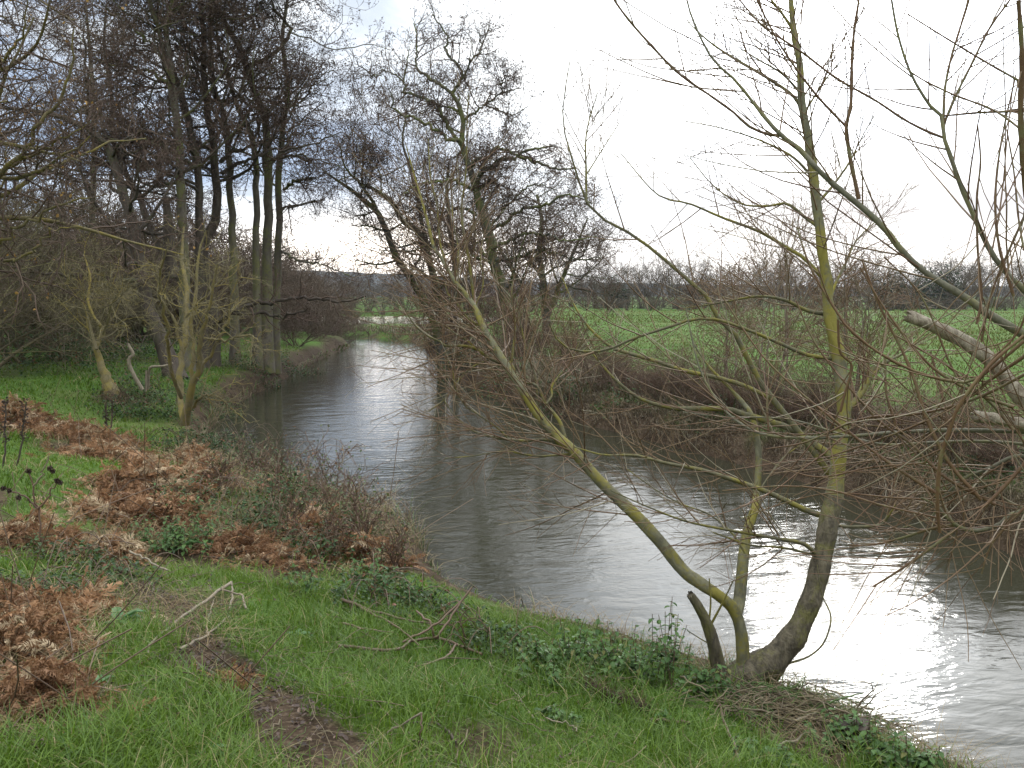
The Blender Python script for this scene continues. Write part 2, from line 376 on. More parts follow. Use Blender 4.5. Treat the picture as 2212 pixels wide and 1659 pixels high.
# ------------------------------------------------------------------ setting
MUDPATH = np.array([ground(u, v)[:2] for u, v in [(255, 1230), (300, 1275), (345, 1300), (400, 1340), (430, 1390), (480, 1440), (530, 1490), (580, 1530), (625, 1590), (660, 1680)]])
BRK = [(60, 930, 1.2), (180, 950, 1.1), (230, 985, .8), (330, 1060, .8), (270, 1100, .6), (90, 1180, .55), (520, 1200, .7), (590, 1210, .55), (40, 1420, .5), (90, 1520, .5), (20, 1560, .4)]
BRKP = np.array([ground(u, v)[:2] for u, v, r in BRK]); BRKR = np.array([r for *_, r in BRK])
def zone(px): return np.array([ground(u, v)[:2] for u, v in px])
Z1 = zone([(230, 1110), (300, 1010), (450, 960), (520, 935), (640, 985), (830, 1100), (905, 1190), (890, 1262), (720, 1262), (520, 1255), (330, 1210)])
Z2 = zone([(-60, 1120), (200, 1130), (330, 1200), (500, 1265), (420, 1330), (250, 1330), (120, 1420), (60, 1560), (-60, 1600)])
Z3 = zone([(1560, 1505), (1660, 1500), (1790, 1555), (1890, 1605), (1840, 1665), (1720, 1640), (1640, 1570)])
def inpoly(P, L):
    c = np.zeros(len(P), bool)
    for (x0, y0), (x1, y1) in zip(L, np.roll(L, -1, 0)):
        c ^= ((y0 > P[:, 1]) != (y1 > P[:, 1])) & (P[:, 0] < (x1 - x0) * (P[:, 1] - y0) / (y1 - y0 + 1e-9) + x0)
    return c
def turf(P):
    P, dn, df, ins = info(P); near = dn < df; d = np.minimum(dn, df)
    g = ss(.25, .9, d + .18 * vn(P, 3, 21))
    w = .065 + .10 * vn(P, 3.2, 22) + .08 * vn(P, 8, 28)
    g *= np.where(near, ss(w, w + .22, pdist(P, MUDPATH)), 1)
    g *= np.where(near & (P[:, 1] < 16), ss(-1.35, -.6, vn(P, 2.3, 23)), 1)
    bd = np.min(np.linalg.norm(P[:, None] - BRKP[None], axis=2) / BRKR[None], axis=1)
    g *= np.where(near, .15 + .85 * ss(.6, 1.2, bd), 1)
    J = P + .25 * np.column_stack([vn(P, 2.5, 25), vn(P, 2.5, 26)])
    g *= np.where(inpoly(J, Z1), .22, 1) * np.where(inpoly(P + .06 * np.column_stack([vn(P, 9, 25), vn(P, 9, 26)]), Z3), .06, 1) * np.where(inpoly(J, Z2), .25 + .6 * ss(-.2, .6, vn(P, 2.2, 27)), 1)
    deep = ss(17, 25, P[:, 1]) * ss(-11.5, -9.5, -np.abs(P[:, 0] + 9)) * near
    g *= 1 - .6 * deep * ss(-.3, .5, vn(P, .8, 24))
    return g
def axis(lo, hi, st, mn, mx, gr=1.16):
    a = list(np.arange(lo, hi, st)); s, x = st, hi
    while x < mx: a.append(x); s *= gr; x += s
    a.append(mx); s, x, l = st, lo - st, []
    while x > mn: l.append(x); s *= gr; x -= s
    return np.array([mn] + l[::-1] + a)
def sheet(xs, ys, zf):
    X, Y = np.meshgrid(xs, ys); P = np.stack([X.ravel(), Y.ravel()], 1); n = len(xs)
    f = (np.arange(len(ys) - 1)[:, None] * n + np.arange(n - 1)[None]).reshape(-1)
    return np.column_stack([P, zf(P)]), np.stack([f, f + 1, f + n + 1, f + n], 1), P
xs = np.unique(np.concatenate([axis(-3.2, 3.4, .06, -3.3, 3.5), axis(-13, 9, .16, -2500, 2500)])); ys = np.unique(np.concatenate([axis(2.5, 9.2, .06, 2.4, 9.3), axis(-3, 34, .17, -600, 3500, 1.09)]))
v, f, P = sheet(xs, ys, height)
tag(MB().add(v, f, turf(P), True).build('ground', M_ground), kind='structure')
v, f, P = sheet(np.array([-60, 36]), np.array([-30, 76]), lambda P: np.zeros(len(P)))
tag(MB().add(v, f).build('river', M_water), kind='structure')
v, f, P = sheet(np.array([-48, 10]), np.array([88, 130]), lambda P: np.zeros(len(P)) - .01)
tag(MB().add(v, f).build('flood_water', M_water), kind='structure')
xs = np.linspace(-1100, 1100, 260); ys = np.array([640, 760, 880, 980, 1100, 1300])
def hillz(P):
    k = np.interp(P[:, 1], [640, 760, 880, 980, 1100, 1300], [-2, 6, 16, 24, 27, 20])
    x = P[:, 0]
    return .72 * k * (.95 + .16 * np.sin(x / 210 + 1) + .07 * np.sin(x / 62)) * np.interp(x, [-900, -300, -120, 60, 400, 1100], [1.8, 1.62, 1.32, .62, .5, .6]) + np.random.default_rng(5).random(len(P)) * 2.6 * (k > 10)
v, f, P = sheet(xs, ys, hillz); tag(MB().add(v, f).build('hills', hill_mat()), kind='structure')
exec_after = []
# ------------------------------------------------------------------ grass and ground cover (stuff)
def blades(rng, P, hgt, wid, lean, z0=None):
    n = len(P); z = height(P) if z0 is None else z0
    az = rng.uniform(0, 6.283, n); fa = az + rng.normal(size=n) * .6
    dx, dy = np.cos(az), np.sin(az); wx, wy = -np.sin(fa), np.cos(fa)
    b = np.stack([P[:, 0], P[:, 1], z - .01], 1); le = lean * (.3 + rng.random(n)); V = np.empty((n, 7, 3))
    for i, (s, w) in enumerate(((0, 1), (.45, .85), (.8, .5), (1, 0))):
        off = np.stack([dx * le * s * s * hgt, dy * le * s * s * hgt, hgt * (s - .35 * np.minimum(le, 1.6) * s ** 3)], 1)
        side = np.stack([wx * wid * w * .5, wy * wid * w * .5, np.zeros(n)], 1)
        if i < 3: V[:, 2 * i] = b + off - side; V[:, 2 * i + 1] = b + off + side
        else: V[:, 6] = b + off
    return V
QF = np.array([(0, 1, 3, 2), (2, 3, 5, 4)]); TF = np.array([(4, 5, 6)])
def add_blades(mb, V, a):
    n = len(V); o = (np.arange(n) * 7)[:, None, None]
    mb.add(V.reshape(-1, 3), (QF[None] + o).reshape(-1, 4), np.repeat(a, 7))
    mb.f.append((TF[None] + o).reshape(-1, 3) + mb.n - n * 7); mb.sm.append(False)
def wedge(rng, n, r0, r1, half=38, p=1.0):
    # world scatter, thinning with distance from the viewer's stretch of bank
    r = np.exp(np.log(r0) + (np.log(r1) - np.log(r0)) * rng.random(n) ** p); a = np.radians(rng.uniform(-half, half, n))
    return np.stack([r * np.sin(a), r * np.cos(a)], 1)
rng = np.random.default_rng(11)
mb = MB()
P = wedge(rng, 330000, 2.2, 42); Pi, dn, df, ins = info(P)
k = (~ins) & (dn < df) & (dn > .12) & (rng.random(len(P)) < np.clip(turf(P) * (1.0 + .5 * vn(P, 1.7, 31)), .02, 1))
P = P[k]; r = np.linalg.norm(P, axis=1); tuft = .75 + .35 * np.clip(vn(P, 2.6, 32), -1, 1.5)
hg = (.065 + .10 * rng.random(len(P))) * tuft * np.interp(r, [3, 8, 40], [1, 1, 1.3]); wd = .0042 * np.maximum(1, r / 4.5) * (.7 + .6 * rng.random(len(P)))
nl = 70000; PL = wedge(rng, nl, 2.2, 8); Pi, dn, df, ins = info(PL); kk = (~ins) & (dn < df) & (dn > .3) & (rng.random(nl) < turf(PL) * ss(-.5, .6, vn(PL, 1.9, 37))); PL = PL[kk]
P = np.vstack([P, PL]); hg = np.concatenate([hg, .11 + .14 * rng.random(len(PL))]); wd = np.concatenate([wd, .0042 + .002 * rng.random(len(PL))])
col = np.clip(.42 + .17 * vn(P, 1.1, 33) + .22 * rng.normal(size=len(P)), 0, .9); col = np.where(rng.random(len(P)) < .05 + .05 * (vn(P, 1.5, 34) > .6), 1, col)
add_blades(mb, blades(rng, P, hg, wd, .9), col)
tag(mb.build('grass', M_grass), kind='stuff', label='short green grass covering the near riverbank', cat='grass')
mb = MB(); P = wedge(rng, 150000, 10, 115, 34); Pi, dn, df, ins = info(P)
k = (~ins) & (df < dn) & (df > .8) & (rng.random(len(P)) < .8) & ~((P[:, 0] < 3) & (P[:, 1] > 84) & (P[:, 1] < 122)); P = P[k]; r = np.linalg.norm(P, axis=1)
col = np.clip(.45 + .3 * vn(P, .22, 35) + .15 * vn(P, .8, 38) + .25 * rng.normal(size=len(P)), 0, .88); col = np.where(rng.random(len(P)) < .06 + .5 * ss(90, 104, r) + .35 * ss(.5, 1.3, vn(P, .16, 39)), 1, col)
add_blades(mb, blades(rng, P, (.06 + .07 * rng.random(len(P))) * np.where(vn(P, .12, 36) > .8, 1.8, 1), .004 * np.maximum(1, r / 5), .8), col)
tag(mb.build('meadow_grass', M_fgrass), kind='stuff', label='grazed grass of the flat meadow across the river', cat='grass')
# tan bank herbs along the water on both sides
mb = MB()
def along(L, n, lo, hi, sd, sl=None):
    seg = np.linalg.norm(np.diff(L, axis=0), axis=1); c = np.concatenate([[0], np.cumsum(seg)])
    s = c[lo] + (c[hi] - c[lo]) * rng.random(n); i = np.clip(np.searchsorted(c, s) - 1, 0, len(seg) - 1)
    p = L[i] + (L[i + 1] - L[i]) * ((s - c[i]) / seg[i])[:, None]; tn = nrm(L[i + 1] - L[i]); nn = np.stack([tn[:, 1], -tn[:, 0]], 1)
    return p + nn * (sd[0] + (sd[1] - sd[0]) * rng.random(n))[:, None]
def put(P, h0, h1, w, lean, cmax=1.0):
    Pi, dn, df, ins = info(P); P = P[~ins]; r = np.linalg.norm(P, axis=1); n = len(P)
    hh = (h0 + (h1 - h0) * rng.random(n)) * (.75 + .35 * np.clip(vn(P, 1.2, 41), -1, 1.2))
    add_blades(mb, blades(rng, P, hh, w * np.maximum(1, r / 6), lean), rng.random(n) * cmax)
put(along(FAR, 20000, 4, 17, (-1.6, -.28)), .12, .45, .006, 1.3, .84)
put(along(FAR, 7000, 9, 17, (-.5, .0)), .1, .3, .005, 1.5, .7)
put(along(FAR, 5000, 0, 5, (-3.0, .1)), .3, .9, .006, 1.0)
put(along(FAR, 6000, 6, 15, (-2.8, -.6)), .3, .8, .006, .7, .82)
put(along(NEAR, 5000, 4, 13, (-.05, .45)), .08, .3, .005, 1.4)
put(along(NEAR, 9000, 13, 20, (-.1, 1.0)), .3, .75, .005, .9)
put(along(NEAR, 4000, 19, 25, (-.1, .6)), .15, .4, .006, 1.2)
tag(mb.build('bank_herbage', M_reed), kind='stuff', label='tan dead herbs and rushes fringing both waterlines', cat='dead grass')
# straw and leaf litter over the trampled path
mb = MB(); P = MUDPATH[rng.integers(0, len(MUDPATH) - 1, 2200)]; P = P + rng.normal(size=P.shape) * .22
P2 = wedge(rng, 2500, 2.4, 12); P = np.vstack([P, P2]); Pi, dn, df, ins = info(P); P = P[(~ins) & (dn < df)]; n = len(P)
scatter(mb, LEAF_V, LEAF_T, rotm(n, rng, 1.2), np.column_stack([P, height(P) + .01 + .02 * rng.random(n)]), .012 + .026 * rng.random(n) ** 2, rng.random(n) * .97)
tag(mb.build('leaf_litter', M_litter), kind='stuff', label='dark fallen leaves scattered on the muddy path', cat='leaf litter')
mb = MB(); P = wedge(rng, 75000, 2.3, 20); Pi, dn, df, ins = info(P); tv = turf(P)
wob = vn(P, 1.0, 51)
k = (~ins) & (dn < df) & (dn > .1) & (((tv < .55) & (wob > -.3)) | (wob > .95)) & (rng.random(len(P)) < .62); P = P[k]; r = np.linalg.norm(P, axis=1)
add_blades(mb, blades(rng, P, .08 + .18 * rng.random(len(P)) * (1 + .8 * inpoly(P, Z1)), .0035 * np.maximum(1, r / 5), 2.2), rng.random(len(P)) * .95)
tag(mb.build('dead_grass', M_straw), kind='stuff', label='flattened straw-coloured grass between the green tufts', cat='dead grass')
# loose twigs
mb = MB(); P = np.vstack([wedge(rng, 900, 2.6, 11), MUDPATH[rng.integers(0, len(MUDPATH), 260)] + rng.normal(size=(260, 2)) * .5]); Pi, dn, df, ins = info(P); P = P[(~ins) & (dn < df)]; n = len(P); P = np.column_stack([P, height(P) + .015 + .07 * rng.random(n) ** 2])
a = rng.uniform(0, 6.28, n); L = .08 + .45 * rng.random(n) ** 2; d = np.column_stack([np.cos(a), np.sin(a), rng.normal(size=n) * .22]); s = np.linspace(-.5, .5, 6)
tubes(mb, P[:, None] + d[:, None] * s[None, :, None] * L[:, None, None] + rng.normal(size=(n, 6, 3)) * .010, np.repeat((.0014 + .0026 * rng.random(n) ** 3)[:, None], 6, 1), 4, rng=rng)
tag(mb.build('loose_twigs', M_reed), kind='stuff', label='thin broken twigs strewn through the near grass', cat='twigs')
# ------------------------------------------------------------------ plants
def frond_template():
    V, Fq = [], []; n = 12
    for i in range(n):
        s = (i + 1) / (n + 1); L = .34 * math.sin(math.pi * min(1, .25 + .75 * s)) ** .8 * (1.05 - s * .75); z = .42 * s - .62 * s * s
        for sg in (-1, 1):
            b = len(V); w = .018
            V += [(s - w, 0, z), (s + w, 0, z), (s + .06 + w * .8, sg * L * .55, z - .02), (s + .06 - w * .8, sg * L * .55, z - .02), (s + .14, sg * L, z - .08)]
            Fq += [(b, b + 1, b + 2), (b, b + 2, b + 3), (b + 3, b + 2, b + 4)]
    for i in range(6):
        b = len(V); s0, s1 = i / 6, (i + 1) / 6
        V += [(s0, -.008, .42 * s0 - .62 * s0 * s0), (s0, .008, .42 * s0 - .62 * s0 * s0), (s1, .006, .42 * s1 - .62 * s1 * s1), (s1, -.006, .42 * s1 - .62 * s1 * s1)]
        Fq += [(b, b + 1, b + 2), (b, b + 2, b + 3)]
    return V, Fq
FR_V, FR_F = frond_template()
def yawm(n, rng, tilt=.5, roll=.6):
    a = rng.uniform(0, 6.283, n); e = rng.normal(size=n) * tilt; q = rng.normal(size=n) * roll
    x = np.stack([np.cos(a) * np.cos(e), np.sin(a) * np.cos(e), np.sin(e)], 1)
    y0 = np.stack([-np.sin(a), np.cos(a), np.zeros(n)], 1); z0 = np.cross(x, y0)
    y = y0 * np.cos(q)[:, None] + z0 * np.sin(q)[:, None]; return np.stack([x, y, np.cross(x, y)], -1)
def bracken(u, v, R, hgt, n, label, size=.5, seed=0):
    R *= .85; n = int(n * 2.3); size *= .46
    rng = np.random.default_rng(900 + seed); b = ground(u, v); root = thing('bracken_clump', label, 'bracken', b, 'dead bracken clumps on the near bank')
    q = rng.normal(size=(n, 2)) * R * .5; P = b[:2] + q; Pi, dn, df, ins = info(P); P = P[~ins]; n = len(P)
    z = height(P) + hgt * np.exp(-(((P - b[:2]) ** 2).sum(1)) / (R * R * .45)) * rng.random(n) ** .7
    mb = MB(); scatter(mb, FR_V, FR_F, yawm(n, rng, .5, 1.3), np.column_stack([P, z]), size * (.4 + .8 * rng.random(n)), np.clip(.5 + .3 * vn(P, 5, 61 + seed) + .3 * rng.normal(size=n), 0, 1)); mb.v[-1] += (rng.normal(size=mb.v[-1].shape) * .005 * size / .2).astype(np.float32); mb.build('frond', M_frond, root, b)
    m = max(8, n // 22); k = rng.choice(n, m); st = np.column_stack([P[k], height(P[k])]); L = np.minimum(hgt * (.6 + .8 * rng.random(m)), .42)
    d = nrm(np.column_stack([rng.normal(size=(m, 2)) * .6, np.ones(m)])); s = np.linspace(0, 1, 5)[None, :, None]
    pp = st[:, None] + d[:, None] * s * L[:, None, None] + rng.normal(size=(m, 1, 3)) * (s ** 2) * .3
    tubes(mb2 := MB(), pp, np.full((m, 5), .004), 3, rng=rng); mb2.build('stem', M_stem, root, b); return root
bk = [(50, 925, 1.1, .5, 260, 'tall rusty bracken clump at the left edge beside dark dry stalks'), (185, 955, 1.1, .32, 240, 'low rusty bracken drift in the green grass right of the tall left clump'),
      (235, 990, .8, .22, 160, 'small flattened bracken patch at the right end of the left drift'), (330, 1060, .85, .38, 220, 'grey-brown bracken mound below the lichen-covered shrub'),
      (265, 1110, .6, .2, 120, 'thin bracken patch between the grass and the brown mound'), (85, 1175, .45, .32, 130, 'round tan bracken heap standing alone in the left grass'),
      (520, 1195, .6, .22, 150, 'reddish collapsed bracken in front of the green nettles'), (600, 1215, .5, .16, 90, 'bracken patch at the foot of the black-stemmed bank shrub'),
      (45, 1420, .45, .32, 170, 'orange bracken clump in the lower left corner above the grass'), (95, 1530, .38, .25, 130, 'collapsed orange bracken nearest the lower left corner'), (440, 1045, .6, .35, 120, 'withered bracken behind the nettles under the lichen shrub'), (10, 1330, .35, .2, 90, 'bracken at the left edge above a black stick'), (500, 1480, .16, .05, 26, 'few flat bracken fronds lying beside the muddy path')]
for i, (u, v, R, h_, n, lb) in enumerate(bk): bracken(u, v, R, h_, n, lb, .5 if v < 1150 else .30, i)
def leafy(u, v, R, hgt, n, label, lsize=.05, mat=None, name='bramble_bush', cat='bramble', group='bramble bushes on the banks', seed=0, Y=None, stems=14, base=None):
    rng = np.random.default_rng(500 + seed); b = base if base is not None else ground(u, v)
    root = thing(name, label, cat, b, group)
    d = rng.normal(size=(n, 3)); d = nrm(d) * (rng.random(n) ** .42)[:, None]; d[:, 2] = np.abs(d[:, 2])
    lump = 1 + .28 * np.sin(d[:, 0] * 7 + seed) * np.sin(d[:, 1] * 6 + 2 * seed)
    q = d[:, :2] * R * lump[:, None]; P = b[:2] + q; zz = np.maximum(height(P), -.05); pos = np.column_stack([P, zz + .02 + d[:, 2] * hgt * lump])
    k = rng.random(n) < .55 + .45 * np.sin(pos[:, 0] * 9 + pos[:, 2] * 11) ** 2; pos = pos[k]; n = len(pos)
    mb = MB(); scatter(mb, LEAF_V, LEAF_T, rotm(n, rng, .9), pos, lsize * (.55 + .8 * rng.random(n)), rng.random(n)); mb.build('leaves', mat or M_bramble, root, b)
    if stems:
        s0 = b + np.column_stack([rng.normal(size=(stems, 2)) * R * .35, np.zeros(stems)]); a = rng.uniform(0, 6.28, stems); L = R * (.5 + .8 * rng.random(stems)); s = np.linspace(0, 1, 8)
        pp = np.stack([s0[:, 0:1] + np.cos(a)[:, None] * L[:, None] * s, s0[:, 1:2] + np.sin(a)[:, None] * L[:, None] * s, s0[:, 2:3] + hgt * (.7 + .7 * rng.random(stems))[:, None] * np.sin(s * 2.6)[None]], -1)
        tubes(mb2 := MB(), pp, np.full(pp.shape[:2], .004 if R < 1.5 else .007), 3, rng=rng); mb2.build('stem', M_stem, root, b)
    return root
lf = [(60, 790, 2.6, 1.25, 4200, 'dark bramble thicket at the far left under the scrub', .075), (175, 775, 1.6, .5, 1400, 'low bramble bank left of the leaning stump', .075),
      (300, 770, 1.9, .6, 1700, 'dark bramble patch behind the two pale stakes', .075), (300, 860, 1.0, .65, 2000, 'green bramble bush at the foot of the two pale stakes', .06),
      (350, 900, .8, .55, 1500, 'bramble bush left of the lichen shrub trunk', .055), (270, 900, .7, .45, 900, 'pale bramble bush under the leaning stump', .055), (455, 880, .8, .5, 1300, 'bramble bush right of the lichen shrub on the river edge', .055),
      (430, 975, .75, .42, 1300, 'bramble bush in front of the lichen shrub', .05), (500, 980, .6, .45, 1100, 'bramble bush at the waterline below the shrub', .05),
      (620, 790, 1.3, .4, 900, 'bramble patch on the bank under the tall alders', .07), (545, 800, 1.0, .5, 800, 'dark bramble tangle at the alder roots', .07),
      (620, 1120, .45, .55, 1300, 'dark green bramble around the black-stemmed bank shrub', .042), (560, 1150, .4, .35, 800, 'bramble clump left of the black stem', .042),
      (820, 1300, .55, .22, 900, 'bramble spreading over the lip of the near bank', .04), (930, 1330, .4, .2, 700, 'bramble on the bank edge beside the forked dead branch', .04), (1060, 1400, .35, .18, 500, 'bramble trailing down to the water past the forked branch', .04), (240, 1260, .4, .14, 500, 'small bramble patch left of the muddy hollow', .04), (100, 1290, .45, .14, 500, 'bramble creeping under the black stick', .04)]
for i, (u, v, R, h_, n, lb, ls) in enumerate(lf): leafy(u, v, R, h_, n, lb, ls, seed=i)
def nettle(u, v, n, R, hgt, label, ls=.055, seed=0):
    rng = np.random.default_rng(700 + seed); b = ground(u, v); root = thing('nettle_clump', label, 'nettle', b, 'nettle clumps on the near bank')
    P = b[:2] + rng.normal(size=(n, 2)) * R * .5; base = np.column_stack([P, np.maximum(height(P), 0)]); hh = hgt * (.5 + .7 * rng.random(n))
    tip = base + np.column_stack([rng.normal(size=(n, 2)) * .25 * hh[:, None], hh]); s = np.linspace(0, 1, 5)[None, :, None]
    tubes(mb := MB(), base[:, None] + (tip - base)[:, None] * s, np.full((n, 5), .0025), 3, rng=rng); mb.build('stem', M_stem, root, b)
    lv = 6; k = np.repeat(np.arange(n), lv * 2); j = np.tile(np.repeat(np.arange(lv), 2), n); sd = np.tile([0, 1], n * lv)
    tt = .25 + .75 * (j + .5) / lv; pos = base[k] + (tip - base)[k] * tt[:, None]
    a = rng.uniform(0, 6.28, n)[k] + j * 1.57 + sd * 3.14 + rng.normal(size=len(k)) * .25; e = -.25 + .35 * rng.normal(size=len(k))
    x = np.stack([np.cos(a) * np.cos(e), np.sin(a) * np.cos(e), np.sin(e)], 1); y = np.stack([-np.sin(a), np.cos(a), np.zeros(len(k))], 1)
    mb = MB(); scatter(mb, LEAF_V, LEAF_T, np.stack([x, y, np.cross(x, y)], -1), pos, ls * (1.25 - .6 * tt) * (.7 + .6 * rng.random(len(k))), rng.random(len(k))); mb.build('leaves', M_nettle, root, b); return root
nt = [(400, 1125, 26, .35, .34, 'bluish green nettle clump in the middle of the bracken'), (350, 1190, 22, .3, .28, 'nettle clump beside the muddy hollow'), (430, 1190, 26, .3, .3, 'broad nettle clump above the muddy hollow'),
      (660, 1290, 8, .12, .22, 'small nettle sprig on the lit grass by the bank edge'), (800, 1280, 16, .35, .25, 'nettles mixed with bramble on the bank lip'), (880, 1310, 12, .22, .25, 'nettles in front of the water below the promontory'),
      (1130, 1420, 14, .25, .18, 'leftmost nettles of the row along the water edge'), (1200, 1455, 26, .28, .2, 'low nettle clump left of the mossy log'), (1260, 1440, 22, .2, .26, 'tall nettles on the water edge behind the mossy log'),
      (1330, 1460, 18, .2, .22, 'nettles between the mossy log and the river'), (1375, 1470, 14, .12, .3, 'nettles left of the tallest nettle by the willow'), (1440, 1480, 12, .1, .44, 'tallest nettle plants standing left of the willow stump shoot'),
      (1525, 1505, 14, .12, .2, 'nettles at the foot of the forked willow'), (1825, 1615, 18, .14, .2, 'nettles beside the cut stump at the water'), (1905, 1655, 16, .14, .2, 'nettles at the bottom right on the bank edge'),
      (1985, 1668, 10, .1, .16, 'last nettles at the lower right corner of the bank'), (1660, 1655, 14, .16, .1, 'small nettle rosette in the grass left of the stump'), (1215, 1560, 8, .12, .06, 'nettle seedlings in the open grass')]
for i, (u, v, n, R, h_, lb) in enumerate(nt): nettle(u, v, n, R, h_, lb, .06, i)
def dock(u, v, n, L, label, seed):
    rng = np.random.default_rng(seed); b = ground(u, v); mb = MB(); a = rng.uniform(0, 6.28, n); e = rng.uniform(.05, .6, n)
    x = np.stack([np.cos(a) * np.cos(e), np.sin(a) * np.cos(e), np.sin(e)], 1); y = np.stack([-np.sin(a), np.cos(a), np.zeros(n)], 1)
    tv = np.array(LEAF_V) * (1, .75, 1.4); scatter(mb, tv, LEAF_T, np.stack([x, y, np.cross(x, y)], -1), np.repeat(b[None] + (0, 0, .03), n, 0), L * (.6 + .6 * rng.random(n)), rng.random(n))
    tag(mb.build('dock_plant', M_dock, None, b), label, 'dock', 'docks in the grass')
for i, a in enumerate([(255, 1355, 6, .17, 'broad pale dock leaves left of the long forked stick'), (385, 1190, 7, .2, 'dock with large leaves among the nettles'), (1440, 1560, 5, .1, 'small dock by the end of the mossy log'), (640, 1380, 4, .1, 'small dock in the grass right of the forked stick'), (215, 1490, 4, .09, 'small dock in the lower left grass'), (450, 1640, 5, .11, 'dock at the bottom edge left of the path')]): dock(*a, 60 + i)
# brown undergrowth filling the near promontory
for i, (u, v, R, h_, n, lb) in enumerate([(640, 1060, .7, .5, 800, 'sparse bramble among the tan stems in the middle of the promontory'), (760, 1150, .6, .45, 800, 'bramble near the tip of the promontory'), (700, 1210, .5, .3, 700, 'bramble between the promontory and the lit grass'), (420, 1080, .5, .3, 600, 'bramble sprinkled through the grey-brown bracken mound'), (150, 1215, .4, .16, 500, 'bramble in the tangled dead grass at the left')]): leafy(u, v, R, h_, n, lb, .038, seed=40 + i)
for i, a in enumerate([(690, 1165, .5, .35, 130, 'tan bracken at the back of the lit grass under the twiggy shrubs'), (800, 1215, .4, .25, 100, 'tan bracken at the promontory tip'), (420, 1000, .5, .3, 130, 'pale bracken right of the lichen shrub base'), (370, 1130, .45, .25, 120, 'brown bracken left of the middle nettles'), (250, 1200, .4, .14, 90, 'brown bracken above the muddy hollow'), (150, 1330, .4, .12, 90, 'flattened bracken below the black stick')]): bracken(*a, size=.46, seed=30 + i)
# ------------------------------------------------------------------ sticks and logs
def stick(pts, d, label, mat=M_stem, name='fallen_branch', cat='branch', lift=.02, K=14, extra=(), sides=6, jit=.006, group=None, seed=0, Yw=None):
    # pts: (u, v[, metres above the ground point below it])
    rng = np.random.default_rng(seed + 40); b = None; mb = MB()
    for pl in [pts, *extra]:
        p = []
        for q in pl:
            if Yw: w = at(q[0], q[1], Yw)
            elif len(q) > 2: w = at(q[0], q[1], q[2])
            else: w = ground(q[0], q[1]) + (0, 0, lift)
            p.append(w)
        s = spline(np.array(p), K); s += rng.normal(size=s.shape) * jit * np.sin(np.linspace(0, 3.14, K))[:, None]
        dist = s[:, 1]; dd = np.linspace(d[0], d[1], K) * (1 if pl is pts else .75); tubes(mb, s[None], (dd * .42 * dist / F)[None], sides, a=.3 if pl is pts else .6, cap=True)
        b = s[0] if b is None else b
    return tag(mb.build(name, mat, None, b), label, cat, group)
stick([(320, 1432), (322, 1412), (370, 1370), (430, 1322), (500, 1272)], (6, 9), 'long pale straight stick leaning over the muddy path', M_grey, lift=.05, extra=[[(500, 1272), (503, 1300), (497, 1330)], [(480, 1288), (520, 1300), (532, 1330)]])
stick([(388, 1418), (447, 1384), (497, 1342)], (9, 4), 'short forked pale stick on the mud beside the long one', M_grey, lift=.04, extra=[[(447, 1384), (450, 1350), (463, 1304)]], seed=1)
stick([(163, 1298), (190, 1335), (230, 1375)], (6, 5), 'grey twig in the grass left of the dock leaves', M_grey, seed=2)
stick([(123, 1352), (190, 1380), (257, 1404), (290, 1430)], (7, 5), 'brown branch lying across the grass left of the path', seed=3)
stick([(423, 1441), (480, 1475), (530, 1510)], (10, 7), 'dark branch lying along the muddy path under dead fronds', M_alder_dark, seed=4)
stick([(-20, 1252), (60, 1263), (135, 1274)], (11, 6), 'black wet branch lying at the left edge', M_alder_dark, seed=5)
stick([(20, 1273), (33, 1300), (50, 1322)], (6, 5), 'short grey stick below the black branch', M_grey, seed=6)
stick([(280, 1190, 5.6), (320, 1212, 5.5), (362, 1232, 5.45)], (5, 5), 'tan broken stalk pointing at the nettles', M_grey, seed=7)
stick([(745, 1652), (830, 1598), (911, 1540, 4.1)], (4, 7), 'tan snapped reed stalk rising from the bottom grass', M_grey, lift=.02, seed=8)
stick([(905, 1628), (908, 1585, 4.05), (911, 1540, 4.1)], (6, 5), 'short dark stalk propping the snapped reed', M_stem, seed=9)
stick([(872, 1572), (947, 1570), (984, 1612)], (6, 8), 'bent dark twig in the grass right of the snapped reed', M_alder_dark, seed=10)
stick([(1054, 1430), (1072, 1465), (1110, 1500), (1154, 1560)], (4, 5), 'long thin grey twig lying down the grass slope', M_grey, seed=11)
stick([(730, 1414), (790, 1420), (850, 1425), (900, 1402), (940, 1395), (985, 1410), (1041, 1432)], (9, 7), 'arching bramble-wrapped dead branch across the bank grass', lift=.06, seed=12, extra=[[(937, 1396), (950, 1370, 6.1), (985, 1315, 6.3), (1020, 1268, 6.4)], [(870, 1406), (940, 1350, 6.2), (1000, 1295, 6.4)], [(937, 1396), (930, 1350, 6.2), (900, 1320, 6.4)], [(985, 1410), (960, 1440), (900, 1460)]])
stick([(737, 1316), (800, 1340), (870, 1360), (960, 1372)], (9, 4), 'brown bramble stem trailing along the bank lip', lift=.08, seed=13, extra=[[(780, 1335), (860, 1380), (905, 1420)], [(740, 1370), (800, 1385), (850, 1390)]])
stick([(735, 1510), (790, 1512), (830, 1518)], (8, 5), 'dark twig half buried in the middle of the grass', M_alder_dark, seed=14, extra=[[(830, 1518), (850, 1490), (870, 1455)]])
stick([(1541, 1508), (1565, 1570), (1597, 1665)], (7, 9), 'straight brown stick leaning down from the debris under the willow', M_stem, lift=.04, seed=15)
stick([(1635, 1500), (1690, 1512), (1740, 1520), (1788, 1525, 5.9)], (12, 9), 'pale driftwood pole jutting over the water below the willow', M_grey, lift=.05, seed=16)
stick([(1690, 1520), (1760, 1540, 5.75), (1810, 1556, 5.75), (1856, 1572, 5.75)], (9, 6), 'dark driftwood branch reaching to the cut stump', M_alder_dark, lift=.05, seed=17, extra=[[(1800, 1556, 5.75), (1806, 1570, 5.7), (1810, 1548, 5.8)]])
